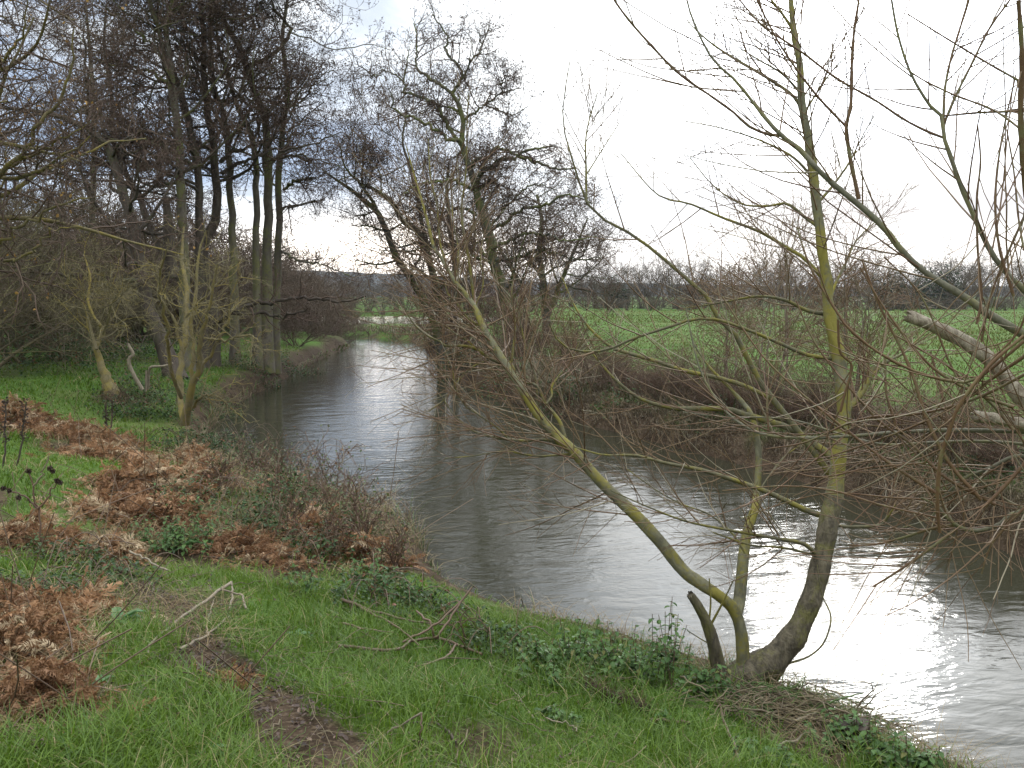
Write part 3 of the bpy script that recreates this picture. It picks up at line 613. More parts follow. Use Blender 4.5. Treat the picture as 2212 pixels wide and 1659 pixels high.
stick([(1710, 1580), (1740, 1568), (1765, 1557)], (7, 5), 'split pale stick in the debris below the pole', M_grey, lift=.06, seed=18)
stick([(1680, 1625), (1720, 1610), (1760, 1590)], (8, 5), 'short pale branch at the foot of the debris pile', M_grey, lift=.04, seed=19)
stick([(1400, 1566), (1440, 1568), (1490, 1572)], (9, 9), 'brown branch in the grass below the mossy log', lift=.03, seed=20)
stick([(1215, 1650), (1250, 1620), (1285, 1600)], (4, 4), 'thin twig in the grass at the bottom edge', lift=.03, seed=21)
stick([(1180, 1570), (1240, 1590), (1245, 1600)], (4, 4), 'thin straw twig in the middle of the grass', M_grey, lift=.05, seed=22)
# mossy dark log with root hairs
b = ground(1247, 1486); pl = np.array([ground(u, v) + (0, 0, .03) for u, v in [(1250, 1485), (1304, 1510), (1354, 1526), (1397, 1546)]])
s = spline(pl, 20); root = thing('mossy_log', 'dark hairy rotten log half sunk in grass by the nettles', 'log', b)
rr = 13 * s[:, 1] / F * (1 + .12 * np.sin(np.arange(20) * 2.1)); tubes(mb := MB(), s[None], rr[None], 10, a=.4, cap=True)
M_log = bark('rotten_log_bark', (.022, .013, .009), (.055, .032, .020), None, 0, 30, 1.0); mb.build('log', M_log, root, b)
rng = np.random.default_rng(77); n = 900; i = rng.integers(0, 19, n); p0 = s[i] + nrm(rng.normal(size=(n, 3)) + (0, -.3, .4)) * rr[i][:, None]
p1 = p0 + rng.normal(size=(n, 3)) * .03 + (0, 0, .012); tubes(mb := MB(), np.stack([p0, (p0 + p1) / 2 + rng.normal(size=(n, 3)) * .006, p1], 1), np.full((n, 3), .0011), 3, rng=rng); mb.build('root_hairs', M_redtwig, root, b)
# cut stump at the water
b = ground(1845, 1612); p = [b - (0, 0, .12), b + (0, 0, .03), b + (.005, 0, .09), b + (.008, 0, .15)]; root = thing('cut_stump', 'small dark sawn stump at the river edge below the willow', 'stump', b)
th = np.linspace(0, 6.283, 20, endpoint=False); V = []
for z, r0 in ((-.15, .125), (.0, .10), (.07, .088), (.135, .085)): V += [b + (math.cos(a) * r0 * (1 + .12 * math.sin(3 * a) + .05 * math.sin(7 * a)), math.sin(a) * r0 * (1 + .1 * math.sin(4 * a)), z + .012 * math.cos(a)) for a in th]
MB().add(V, [(k * 20 + i, k * 20 + (i + 1) % 20, k * 20 + 20 + (i + 1) % 20, k * 20 + 20 + i) for k in range(3) for i in range(20)], .4).build('stump_side', M_log, root, b)
MB().add(V[60:] + [b + (0, 0, .142)], [(i, (i + 1) % 20, 20) for i in range(20)], .4).build('cut_face', M_alder_dark, root, b)
# debris pile: roots and flood wrack under the willow
rng = np.random.default_rng(78); root = None; mb = MB(); c = ground(1660, 1525); n = 420
P = np.column_stack([rng.normal(size=(n, 2)) * (.34, .2) + c[:2], np.zeros(n)]); P[:, 0] += .25 * rng.random(n); P[:, 2] = np.maximum(height(P), 0) + .02 + .10 * rng.random(n) ** 2
a = rng.normal(size=n) * .7 - .35; L = .08 + .32 * rng.random(n); d = np.column_stack([np.cos(a), np.sin(a), rng.normal(size=n) * .15]); s = np.linspace(-.5, .5, 5)
pp = P[:, None] + d[:, None] * s[None, :, None] * L[:, None, None] + rng.normal(size=(n, 5, 3)) * .012
tubes(mb, pp, np.repeat((.0018 + .004 * rng.random(n) ** 3)[:, None], 5, 1), 4, rng=rng)
n = 46; P0 = np.column_stack([c[0] + rng.uniform(-.35, .5, n), c[1] + rng.uniform(-.3, .15, n), np.zeros(n)]); P0[:, 2] = np.maximum(height(P0), 0) + .05; a = rng.uniform(-1.2, .5, n); L = .2 + .4 * rng.random(n); q = [P0]; d = np.column_stack([np.cos(a), np.sin(a), np.full(n, .15)])
for k_ in range(8): d = nrm(d + rng.normal(size=(n, 3)) * .28 - (0, 0, .06)); q.append(q[-1] + d * (L / 8)[:, None])
tubes(mb, np.stack(q, 1), (.003 + .007 * rng.random(n) ** 2)[:, None] * np.linspace(1, .4, 9)[None], 6, rng=rng)
tag(mb.build('flood_debris', M_reed, None, c), 'tangled heap of twigs and roots washed up under the willow', 'debris', kind='stuff')
# ------------------------------------------------------------------ the forked willow in the foreground
rng = np.random.default_rng(101)
wb = at(1612, 1480, 6.0); wb[2] = H(wb[0], wb[1])
W1 = thing('forked_willow', 'leaning lichen-covered willow with a curved trunk and fork rising from the near bank', 'willow tree', wb)
TR = [(1590, 1500), (1615, 1466), (1670, 1424), (1715, 1373), (1745, 1313), (1765, 1253), (1778, 1199), (1788, 1146), (1793, 1106), (1801, 1080), (1808, 1020), (1815, 953), (1823, 886), (1818, 820), (1811, 766), (1798, 713), (1790, 663), (1785, 603), (1776, 543), (1770, 483), (1761, 417), (1755, 350), (1745, 293), (1736, 250), (1730, 200), (1728, 140), (1718, 90), (1711, 33), (1706, -40), (1700, -140), (1695, -260)]
TD = [95, 88, 66, 52, 46, 43, 42, 41, 40, 38, 33, 31, 30, 29, 29, 26, 24, 22, 21, 20, 20, 18, 17, 16, 15, 14, 13, 11, 9, 7, 4]
Yt = np.interp(np.linspace(0, 1, len(TR)), [0, .1, .4, 1], [6.0, 6.02, 6.3, 7.0])
tp, tr_ = trace(TR, Yt, 0, TD, 90)
tr_ = tr_ * (1 + .05 * np.sin(np.arange(90) * 1.7) * (np.arange(90) < 50))
k = 24
ridged(mb := MB(), tp[:k], tr_[:k], 48, 240, .13, .3, 1); o = mb.build('trunk', M_willowlow, W1, wb)
ridged(mb := MB(), tp[k - 1:], tr_[k - 1:], 28, 420, .07, .2, 2); mb.build('upper_trunk', M_willow, W1, wb)
# root flare
rf = [trace([(1605, 1455), (u, v)], 6.0, y, (50, 16), 8) for u, v, y in ((1548, 1500, 5.95), (1575, 1512, 5.85), (1630, 1512, 5.88), (1665, 1498, 5.98), (1600, 1505, 6.2))]
tubes(mb := MB(), *stack(rf), 10, a=.3); mb.build('root_flare', M_willowlow, W1, wb)
LEAN = [(1604, 1450), (1605, 1436), (1602, 1373), (1587, 1321), (1558, 1291), (1508, 1256), (1475, 1231), (1421, 1165), (1370, 1110), (1331, 1073), (1287, 1030), (1237, 973), (1204, 943), (1161, 893), (1121, 830), (1094, 790), (1071, 753), (1047, 713), (1031, 676), (1014, 646), (984, 610), (964, 576), (951, 553), (937, 533), (924, 480), (911, 433), (901, 400), (887, 350), (876, 310)]
LD = [34, 31, 27, 26, 25, 27, 27, 27, 26, 25, 23, 23, 22, 20, 18, 17, 15, 14, 13, 11, 9, 8, 7, 7, 6, 5, 4, 3, 2]
lp, lr = trace(LEAN, np.interp(np.linspace(0, 1, len(LEAN)), [0, .15, 1], [6.02, 6.05, 7.9]), 0, LD, 70)
ridged(mb := MB(), lp, lr, 28, 420, .07, .1, 3); mb.build('limb', M_willow, W1, wb)
up, ur = trace([(1590, 1325), (1597, 1296), (1603, 1239), (1607, 1189), (1617, 1139), (1630, 1100), (1634, 1070), (1638, 1020), (1638, 970), (1625, 903), (1608, 875), (1575, 836), (1535, 796), (1505, 753), (1490, 720)], 6.08, 7.2, (27, 26, 23, 19, 15, 14, 12, 8, 4, 2), 40)
ridged(mb := MB(), up, ur, 24, 260, .08, .15, 4); mb.build('limb', M_willow, W1, wb)
st, sr = trace([(1556, 1470), (1549, 1430), (1541, 1389), (1524, 1340), (1507, 1308), (1493, 1287)], 5.98, 5.9, (34, 30, 28, 23, 20, 17), 24)
ridged(mb := MB(), st, sr, 30, 90, .14, .4, 5, jag=.03); mb.build('cut_limb', M_willowlow, W1, wb)
BR = [  # traced side branches: points, Y0, Y1, widths
 ([(1808, 1046), (1735, 946), (1688, 886), (1648, 836), (1618, 780), (1591, 726), (1551, 686), (1538, 660), (1515, 626), (1475, 596), (1420, 547), (1354, 500), (1297, 470), (1267, 437), (1251, 393), (1231, 327), (1217, 273), (1217, 220), (1231, 133)], 6.35, 6.9, (15, 14, 12, 10, 8, 6, 5, 3, 2)),
 ([(1267, 437), (1266, 366), (1265, 310), (1271, 266), (1291, 200)], 6.7, 6.9, (5, 2)), ([(1267, 377), (1300, 325), (1333, 273), (1357, 233)], 6.75, 7, (3, 1)),
 ([(1800, 990), (1758, 957), (1708, 926), (1655, 908), (1608, 895), (1565, 883), (1475, 883), (1447, 880), (1387, 863), (1340, 830), (1304, 793), (1270, 750)], 6.3, 7.2, (17, 15, 14, 12, 9, 6, 3)),
 ([(1660, 858), (1608, 833), (1551, 816), (1475, 800), (1437, 786), (1370, 766), (1321, 750), (1271, 706), (1237, 653), (1215, 600)], 6.5, 7.3, (9, 10, 9, 8, 5, 3)),
 ([(1788, 680), (1741, 670), (1708, 653), (1675, 643), (1635, 640), (1575, 650), (1520, 660), (1475, 666)], 6.5, 6.3, (9, 8, 6, 4, 2)),
 ([(1805, 776), (1741, 766), (1688, 743), (1641, 723), (1608, 710), (1548, 690), (1495, 690), (1471, 698), (1371, 730), (1321, 752), (1271, 760), (1214, 746), (1187, 700)], 6.4, 6.0, (9, 8, 7, 6, 6, 5, 3)),
 ([(1780, 1116), (1741, 1102), (1691, 1078), (1641, 1056), (1558, 1028), (1508, 1013), (1437, 1000), (1371, 983), (1304, 983), (1240, 965)], 6.25, 6.0, (14, 12, 11, 9, 7, 5, 3)),
 ([(1765, 1200), (1742, 1178), (1715, 1169), (1675, 1163), (1621, 1153), (1541, 1139), (1475, 1124), (1400, 1095), (1320, 1060)], 6.1, 5.7, (10, 9, 7, 6, 4, 2)), ([(1765, 1200), (1691, 1183), (1621, 1177), (1540, 1150)], 6.1, 5.9, (6, 5, 3)),
 ([(1800, 1135), (1841, 1138), (1901, 1134), (1918, 1116), (1935, 1090)], 6.3, 6.1, (8, 7, 6, 3)), ([(1820, 905), (1840, 875), (1865, 843), (1885, 793)], 6.4, 6.6, (14, 13, 12, 10)),
 ([(1850, 858), (1880, 815), (1908, 786), (1955, 760), (1990, 725), (2030, 690)], 6.5, 7.0, (9, 8, 6, 4, 2)), ([(1792, 660), (1800, 625), (1826, 570), (1850, 520), (1900, 470)], 6.6, 7, (8, 6, 4, 2)), ([(1770, 435), (1800, 400), (1835, 350), (1860, 300), (1895, 240)], 6.8, 7.1, (7, 5, 3, 1)),
 ([(1740, 240), (1765, 200), (1800, 150), (1830, 120)], 6.9, 7.1, (5, 2)), ([(1775, 495), (1740, 470), (1700, 440), (1660, 445), (1600, 440), (1540, 400), (1490, 340)], 6.7, 7.2, (8, 7, 5, 3, 2)), ([(1785, 610), (1740, 560), (1700, 535), (1640, 500), (1560, 470), (1490, 440), (1420, 420), (1340, 330)], 6.6, 7.3, (9, 8, 6, 4, 2)),
 ([(1757, 385), (1720, 345), (1680, 320), (1620, 295), (1550, 275), (1480, 262)], 6.8, 7.2, (7, 5, 3, 2)), ([(1740, 275), (1720, 215), (1660, 170), (1600, 135), (1560, 110), (1520, 80), (1475, 35)], 6.9, 7.2, (8, 7, 6, 4, 2)), ([(1728, 200), (1690, 160), (1640, 130), (1600, 105)], 6.9, 7.0, (6, 4, 2)), ([(1710, 60), (1690, 30), (1660, -10), (1640, -60)], 6.9, 7.0, (7, 5, 3)),
 ([(1678, 1440), (1720, 1428), (1751, 1416), (1781, 1386), (1795, 1333), (1775, 1283), (1765, 1220)], 5.98, 5.85, (6, 5, 4, 3, 2)), ([(1531, 1350), (1535, 1300), (1532, 1250)], 5.95, 5.95, (5, 3)), ([(1538, 1345), (1562, 1300), (1583, 1256)], 5.95, 5.9, (6, 3)), ([(1540, 1395), (1510, 1378), (1485, 1362)], 5.95, 5.85, (3, 2)),
 # branches of the leaning limb
 ([(1220, 945), (1208, 909), (1180, 873), (1160, 833), (1136, 827), (1120, 810), (1100, 780)], 6.75, 7.1, (9, 8, 6, 4, 3)), ([(1180, 873), (1192, 855), (1192, 835), (1210, 809), (1232, 785), (1250, 740)], 6.8, 7.0, (6, 5, 4, 2)), ([(1158, 885), (1160, 849), (1156, 809), (1140, 765), (1125, 700), (1115, 640)], 6.9, 7.2, (6, 4, 3, 2)),
 ([(1088, 787), (1056, 773), (1028, 753), (1001, 747), (977, 747), (961, 747), (949, 737), (921, 724), (893, 698), (870, 660)], 7.1, 7.0, (8, 7, 6, 6, 5, 3, 2)), ([(1030, 753), (1005, 733), (985, 722), (965, 706), (925, 685), (890, 640)], 7.1, 7.3, (5, 4, 3, 2)), ([(1040, 706), (1009, 686), (989, 658), (969, 636), (963, 620), (955, 580)], 7.2, 7.4, (6, 5, 4, 3, 2)),
 ([(1100, 800), (1108, 761), (1112, 722), (1112, 694), (1105, 640), (1110, 590)], 7.1, 7.4, (7, 6, 4, 2)), ([(1230, 968), (1180, 950), (1130, 952), (1068, 945), (1020, 930), (980, 895), (950, 850)], 6.7, 6.5, (8, 6, 5, 3, 2)), ([(1240, 980), (1160, 985), (1090, 975), (1020, 985), (960, 990)], 6.6, 6.3, (6, 4, 3, 2)), ([(1096, 945), (1070, 921), (1020, 887), (1005, 877), (985, 840), (978, 800)], 6.6, 6.4, (4, 3, 2)), ([(1056, 777), (1020, 793), (985, 827), (957, 865), (925, 890)], 7.1, 6.9, (4, 3, 2)),
 ([(1031, 680), (1024, 640), (1018, 600), (1012, 555), (1001, 500), (997, 450), (1007, 366), (1009, 266), (1012, 200)], 7.4, 7.9, (9, 8, 7, 5, 4, 3, 2)), ([(1026, 660), (1040, 630), (1044, 600), (1038, 560), (1045, 500)], 7.4, 7.6, (4, 3, 2)), ([(964, 576), (950, 520), (945, 450), (930, 380), (925, 300)], 7.6, 8, (5, 4, 2)), ([(984, 610), (990, 540), (978, 470), (975, 400)], 7.5, 7.9, (4, 3, 2)),
 ([(1610, 1195), (1580, 1150), (1530, 1110), (1475, 1090), (1420, 1060), (1350, 1010)], 6.1, 6.3, (6, 4, 3, 2)), ([(1634, 1070), (1660, 1030), (1690, 990), (1730, 960)], 6.4, 6.7, (4, 3, 2))]
brs = [trace(p, a, b_, d, 22) for p, a, b_, d in BR]; bP, bR = stack(brs)
crown = MB(); tubes(crown, bP, bR, 7, rng=rng, cap=False); crown.build('branch', M_wbranch, W1, wb)
tw = MB()
L1P, L1R = grow(np.stack([lp[18:52], lp[36:70]]), np.stack([lr[18:52], lr[36:70]]), 40, (.5, 1.4), (30, 75), 9, .05, .015, 0, 1, .35, .006, .0021, rng, bias=(-.45, 0, 0))
keep = np.array([not (p[0][1] > 1335) for p, *_ in BR])
L2P, L2R = grow(bP[keep], bR[keep], 12, (.25, .85), (25, 60), 8, .05, .03, .2, 1, .6, .005, .0019, rng)
L3P, L3R = grow(np.concatenate([L1P]), np.concatenate([L1R]), 7, (.15, .5), (25, 55), 6, .05, .02, .15, 1, .7, .003, .0017, rng)
L4P, L4R = grow(L2P, L2R, 4, (.10, .35), (25, 55), 5, .05, .02, .2, 1, .7, .003, .0016, rng)
uP, uR = grow(np.stack([tp[45:75], tp[60:90]]), np.stack([tr_[45:75], tr_[60:90]]), 18, (.6, 1.6), (40, 70), 9, .06, .05, 0, 1, .4, .006, .0019, rng, bias=(-.3, 0, 0))
u2, ur2 = grow(uP, uR, 6, (.15, .45), (30, 60), 6, .06, .03, .2, 1, .7, .003, .0016, rng)
for p, r_, s_ in ((L1P, L1R, 5), (L2P, L2R, 4), (uP, uR, 4)): tubes(tw, p, r_, s_, rng=rng)
for p, r_ in ((L3P, L3R), (L4P, L4R), (u2, ur2)): tubes(tw, p, r_, 3, rng=rng)
tw.build('crown', M_wtwig, W1, wb)
# ------------------------------------------------------------------ the willow reaching in from the right
rng = np.random.default_rng(202)
w2 = np.array([2.75, 3.75, H(2.75, 3.75)])
W2 = thing('pollard_willow', 'willow at the right edge sending long reddish shoots and two dead stubs into view', 'willow tree', w2)
tt = spline(np.array([w2 - (0, 0, .2), w2 + (-.02, 0, .5), w2 + (.03, .02, 1.1), w2 + (.08, .05, 1.9), w2 + (.1, .1, 2.8)]), 24)
tubes(mb := MB(), tt[None], np.linspace(.17, .11, 24)[None], 14, a=.2, cap=True); mb.build('trunk', M_willowlow, W2, w2)
ST = [([(2560, 1060), (2380, 985), (2260, 905), (2208, 862), (2181, 826), (2141, 780), (2091, 743), (2035, 713), (1968, 685)], 3.75, 3.9, (44, 40, 36, 34, 34, 31, 29, 28, 26)), ([(2480, 985), (2330, 945), (2212, 918), (2161, 907), (2111, 900)], 3.75, 3.85, (38, 32, 30, 27, 26))]
for a in ST:
    p, r_ = trace(*a, 26); r_ = r_ * (1 + .07 * rng.normal(size=26)); ridged(mb := MB(), p, r_ * .95, 32, 150, .12, .1, 6, jag=.035); mb.build('dead_limb', M_dead, W2, w2)
LM = [([(2560, 900), (2380, 820), (2212, 723), (2138, 680), (2091, 646), (2041, 616), (2001, 590), (1951, 545), (1908, 490), (1861, 447), (1795, 393), (1758, 357), (1728, 323), (1688, 293), (1655, 257), (1628, 223), (1588, 173), (1541, 130), (1508, 70), (1488, 17), (1475, -40)], 3.7, 4.3, (26, 24, 21, 17, 16, 15, 14, 13, 11, 8, 6, 5, 4)),
 ([(2560, 830), (2300, 690), (2212, 626), (2175, 590), (2141, 545), (2108, 477), (2075, 400), (2055, 343), (2038, 293), (2035, 253), (2008, 227), (1968, 160), (1941, 80), (1926, 0), (1915, -80)], 3.7, 4.0, (20, 17, 14, 12, 11, 9, 7, 6, 5)),
 ([(2560, 950), (2300, 940), (2212, 933), (2108, 930), (2008, 930), (1908, 936), (1825, 943), (1741, 946), (1675, 943), (1625, 930), (1575, 896), (1541, 853), (1508, 786), (1481, 663)], 3.7, 4.6, (14, 12, 10, 9, 8, 7, 5, 3)),
 ([(2560, 1010), (2330, 985), (2212, 960), (2108, 953), (2008, 956), (1908, 960), (1808, 935), (1700, 905), (1560, 900), (1475, 890)], 3.7, 4.5, (12, 9, 8, 6, 4, 2)),
 ([(2560, 1100), (2330, 1110), (2201, 1106), (2158, 1133), (2108, 1146), (2068, 1136), (2035, 1106), (2020, 1090), (1990, 1075)], 3.7, 3.7, (16, 14, 11, 10, 10, 9, 7, 5)), ([(2560, 1070), (2340, 1040), (2212, 985), (2140, 1010), (2080, 1035), (2040, 1075), (2008, 1120), (1950, 1140)], 3.7, 4.0, (14, 11, 9, 8, 6, 4))]
lims = [trace(*a, 40) for a in LM]
for p, r_ in lims: tubes(mb := MB(), p[None], r_[None] * .85 * (1 + .05 * rng.normal(size=(1, len(r_)))), 9, a=.1, cap=True); mb.build('limb', M_limb2, W2, w2)
SH = [([(1688, 293), (1658, 290), (1618, 273), (1585, 243), (1535, 207), (1471, 163), (1424, 117), (1364, 50), (1327, 0), (1300, -50)], 4.15, 4.4, (7, 6, 5, 5, 4)),
 ([(1855, 430), (1845, 383), (1835, 333), (1828, 273), (1838, 227), (1840, 140), (1845, 67), (1855, 0), (1862, -80)], 4.0, 4.1, (9, 9, 8, 7, 6, 5)), ([(1828, 273), (1805, 250), (1765, 207), (1721, 150), (1681, 90), (1655, 40), (1635, 0), (1620, -40)], 4.05, 4.2, (6, 5, 4, 3)),
 ([(2038, 265), (2041, 193), (2055, 123), (2075, 57), (2091, 0), (2100, -50)], 3.9, 4, (6, 5, 4)), ([(2040, 265), (2068, 200), (2098, 140), (2138, 60), (2181, 0), (2200, -40)], 3.9, 3.9, (6, 5, 4)), ([(2037, 297), (2001, 283), (1951, 257), (1891, 217), (1808, 170), (1738, 117), (1690, 85), (1648, 57), (1598, 0), (1570, -40)], 3.9, 4.3, (6, 5, 5, 4, 3)),
 ([(2330, 640), (2208, 740), (2158, 783), (2108, 820), (2075, 826), (2008, 813), (1941, 786), (1875, 746), (1825, 700), (1801, 663), (1765, 606), (1741, 553), (1722, 490)], 3.5, 3.9, (8, 7, 7, 6, 6, 5, 3)), ([(2212, 725), (2141, 786), (2075, 870), (2051, 930), (2031, 996), (2025, 1086), (2030, 1150)], 3.4, 3.5, (7, 8, 9, 9, 7)),
 ([(2230, 560), (2208, 700), (2141, 780), (2085, 860), (2060, 880)], 3.5, 3.6, (5, 4)), ([(2200, 0), (2208, 130), (2205, 250), (2215, 400), (2240, 560)], 3.2, 3.3, (9, 12, 13, 12)), ([(2065, 1143), (2008, 1186), (1941, 1233), (1885, 1268)], 3.7, 3.75, (7, 6, 4)), ([(2070, 1132), (2008, 1143), (1958, 1159), (1891, 1176), (1835, 1178)], 3.7, 4.0, (8, 6, 5, 3)), ([(2068, 1146), (2060, 1180), (2050, 1216)], 3.7, 3.7, (4, 3)),
 ([(2230, 1080), (2180, 1130), (2140, 1180), (2120, 1240)], 3.6, 3.6, (6, 5, 3)), ([(2215, 1000), (2170, 1050), (2130, 1090), (2108, 1098)], 3.5, 3.5, (9, 8, 6)), ([(1795, 985), (1870, 960), (1975, 920), (2075, 870), (2140, 820), (2212, 770)], 3.9, 3.5, (3, 5, 6, 8)), ([(1655, 970), (1741, 955), (1860, 905), (1990, 893), (2110, 860), (2230, 800)], 4.1, 3.5, (3, 5, 6, 7)),
 ([(1861, 560), (1900, 660), (1950, 760), (1975, 820), (2000, 900), (2050, 1000), (2120, 1080)], 3.9, 3.6, (4, 6, 8, 9)), ([(1560, 640), (1640, 760), (1720, 840), (1830, 930), (1920, 1000), (2030, 1070)], 4.2, 3.7, (3, 4, 6, 8)), ([(1720, 650), (1760, 740), (1820, 820), (1900, 910), (1970, 960), (2040, 1030), (2150, 1090)], 4.1, 3.6, (3, 5, 6, 8)), ([(1858, 578), (1920, 680), (2010, 790), (2110, 850), (2190, 880)], 3.9, 3.6, (4, 5, 7, 8)), ([(1958, 738), (2040, 785), (2080, 820), (2140, 870), (2190, 930)], 3.9, 3.6, (4, 6, 8)),
 ([(2112, 270), (2118, 350), (2110, 430), (2112, 540), (2120, 640), (2110, 700)], 3.7, 3.6, (3, 5, 6)), ([(2195, 160), (2170, 270), (2155, 360), (2150, 450), (2160, 540), (2190, 640)], 3.7, 3.5, (3, 5, 7)), ([(2175, 280), (2190, 370), (2200, 470), (2212, 540)], 3.7, 3.5, (3, 5)), ([(2230, 430), (2180, 540), (2140, 640), (2120, 740)], 3.6, 3.6, (6, 5, 4)), ([(2040, 250), (2120, 243), (2212, 240)], 3.8, 3.6, (4, 5)), ([(1960, 30), (2040, 80), (2140, 140), (2230, 190)], 3.8, 3.5, (3, 4, 5)), ([(1870, 60), (1960, 150), (2050, 200), (2150, 240), (2230, 300)], 3.9, 3.5, (2, 4, 5)),
 ([(1600, 1120), (1700, 1085), (1800, 1065), (1930, 1075), (2040, 1080)], 4.1, 3.7, (2, 3, 5)), ([(1640, 990), (1760, 1030), (1880, 1010), (2000, 1000)], 4.1, 3.7, (2, 4, 5)), ([(1560, 1060), (1690, 1050), (1800, 1060), (1900, 1090), (2030, 1120)], 4.1, 3.7, (2, 4, 5)), ([(1910, 555), (1990, 640), (2050, 780), (2090, 860)], 3.9, 3.7, (3, 5)), ([(2010, 760), (2035, 850), (2050, 930)], 3.9, 3.7, (4, 6)), ([(1912, 770), (1915, 850), (1935, 920)], 3.9, 3.8, (5, 6)), ([(1660, 930), (1658, 860), (1680, 800)], 4.2, 4.3, (5, 3)), ([(1810, 690), (1815, 760), (1840, 790), (1825, 850), (1815, 890)], 3.8, 3.8, (5, 6))]
shs = [trace(p, a, b_, np.array(d) * 1.0, 24) for p, a, b_, d in SH]; sP, sR = stack(shs); sR = sR * (1 + .12 * np.sin(np.arange(24)[None] * 2.2 + np.arange(len(sR))[:, None]))
mb = MB(); tubes(mb, sP, sR, 7, rng=rng); mb.build('shoot', M_shoot, W2, w2)
lP, lR = stack([(p[12:36], r_[12:36]) for p, r_ in lims])
aP, aR = grow(lP, lR, 17, (.3, 1.1), (25, 60), 8, .05, .05, .1, 1, .5, .004, .0016, rng); cP, cR = grow(sP, sR, 8, (.12, .6), (20, 50), 7, .05, .04, .2, 1, .6, .003, .0014, rng)
dP, dR = grow(aP, aR, 2, (.1, .3), (25, 50), 5, .05, .02, .3, 1, .6, .002, .0010, rng)
mb = MB(); tubes(mb, aP, aR, 5, rng=rng); tubes(mb, cP, cR, 4, rng=rng); tubes(mb, dP, dR, 3, rng=rng); mb.build('crown', M_wtwig, W2, w2)
# ------------------------------------------------------------------ alders
def alder(name, label, traces, n1=24, l1=(2.2, 4.2), extra=(), mat=M_alder, seed=0, t0=.32, cones=1.0, dens=1.0, base=None, twr=.0045, group=None, ang=(50, 95), lv=(7, 6, 4), mat2=None, bias=None):
    rng = np.random.default_rng(300 + seed); trs = [trace(*a, 30, .022, rng) for a in traces]; trs = [(p, r_ * .86) for p, r_ in trs]; b = trs[0][0][0].copy() if base is None else base
    b[2] = H(b[0], b[1]) if base is None else b[2]; trs[0][0][0, 2] = min(trs[0][0][0, 2], b[2] - .1)
    root = thing(name, label, 'tree', b, group)
    flare = 1 + .5 * np.exp(-np.arange(30) / 1.5); trs[0] = (trs[0][0], trs[0][1] * flare)
    for i, (p, r_) in enumerate(trs): tubes(mb := MB(), p[None], r_[None], 10, a=.1 + .2 * rng.random()); mb.build('trunk' if i == 0 else 'limb', mat, root, b)
    lim = [trace(*a, 30, .05, rng) for a in extra]; cr = MB()
    tP, tR = stack(trs); A, AR = grow(tP, tR, int(n1 * 1.15), l1, ang, 12, .16, .035, t0, 1, .45, .06, .012, rng, bias=bias)
    if lim:
        eP, eR = stack(lim); eR = eR * .85
        for p, r_ in zip(eP, eR): tubes(q := MB(), p[None], r_[None], 7, a=.2); q.build('limb', mat, root, b)
        e12 = np.stack([spline(np.column_stack([p, r_]), 12) for p, r_ in zip(eP, eR)]); A = np.concatenate([A, e12[..., :3]]); AR = np.concatenate([AR, e12[..., 3]])
    if len(A) > len(lim): tubes(cr, A[:len(A) - len(lim)], AR[:len(A) - len(lim)], 6, rng=rng)
    if cr.v: cr.build('branch', mat2 or mat, root, b)
    B, BRr = grow(A, AR, int(lv[0] * dens), (.8, 1.8), (35, 80), 8, .2, .02, .2, 1, .6, .025, .007, rng); Cc, CR = grow(B, BRr, int(lv[1]), (.35, .8), (30, 75), 6, .22, .02, .15, 1, .7, .012, twr, rng); D, DR = grow(Cc, CR, lv[2], (.15, .4), (30, 70), 4, .22, .0, .2, 1, .7, .006, twr * .8, rng)
    mb = MB(); tubes(mb, B, BRr, 4, rng=rng)
    for p, r_ in ((Cc, CR), (D, DR)): tubes(mb, p, r_, 3, rng=rng)
    mb.build('crown', M_atwig, root, b)
    if cones:
        e = np.concatenate([D[:, -1], D[:, 2]]); e = e[rng.random(len(e)) < cones * .75]; n = len(e); mb = MB()
        scatter(mb, DIA_V, DIA_F, rotm(n, rng, 0), e, .04 + .035 * rng.random(n), rng.random(n)); mb.build('cones', M_acone, root, b)
    return root
GA = 'tall alders clustered on the left bank'
alder('alder_tree', 'alder with a straight moss-green trunk, first of the cluster from the left', [([(405, 800), (402, 700), (398, 600), (397, 547), (393, 433), (388, 333), (383, 267), (370, 200), (357, 133), (345, 70), (330, 20), (315, -60), (310, -200)], 27, 27.6, (30, 26, 24, 22, 18, 14, 11, 8, 4)), ([(383, 267), (378, 200), (365, 120), (362, 50), (380, -60), (385, -200)], 27.4, 27, (13, 11, 9, 4))], 22, seed=1, group=GA, t0=.4,
      extra=[([(388, 333), (377, 330), (347, 313), (310, 306), (267, 307), (220, 290)], 27.3, 26, (10, 7, 3)), ([(357, 133), (330, 100), (290, 60), (240, 30), (215, 0)], 27.4, 26.5, (9, 6, 3)), ([(365, 180), (300, 145), (240, 140), (200, 120)], 27.4, 28, (8, 5, 2)), ([(388, 250), (330, 245), (300, 240), (250, 225)], 27.4, 28, (7, 4, 2))])
alder('alder_tree', 'alder with a thin blackish trunk just right of the moss-green one', [([(440, 798), (436, 700), (431, 600), (430, 500), (430, 400), (420, 317), (407, 250), (390, 193), (370, 140), (363, 83), (347, 37), (325, 5), (300, -120)], 28, 28.4, (26, 22, 19, 17, 15, 12, 9, 4))], 20, seed=2, group=GA, mat=M_alder_dark, t0=.4,
      extra=[([(425, 360), (377, 333), (340, 310), (290, 300), (235, 290), (190, 300)], 28, 27, (9, 6, 3))])
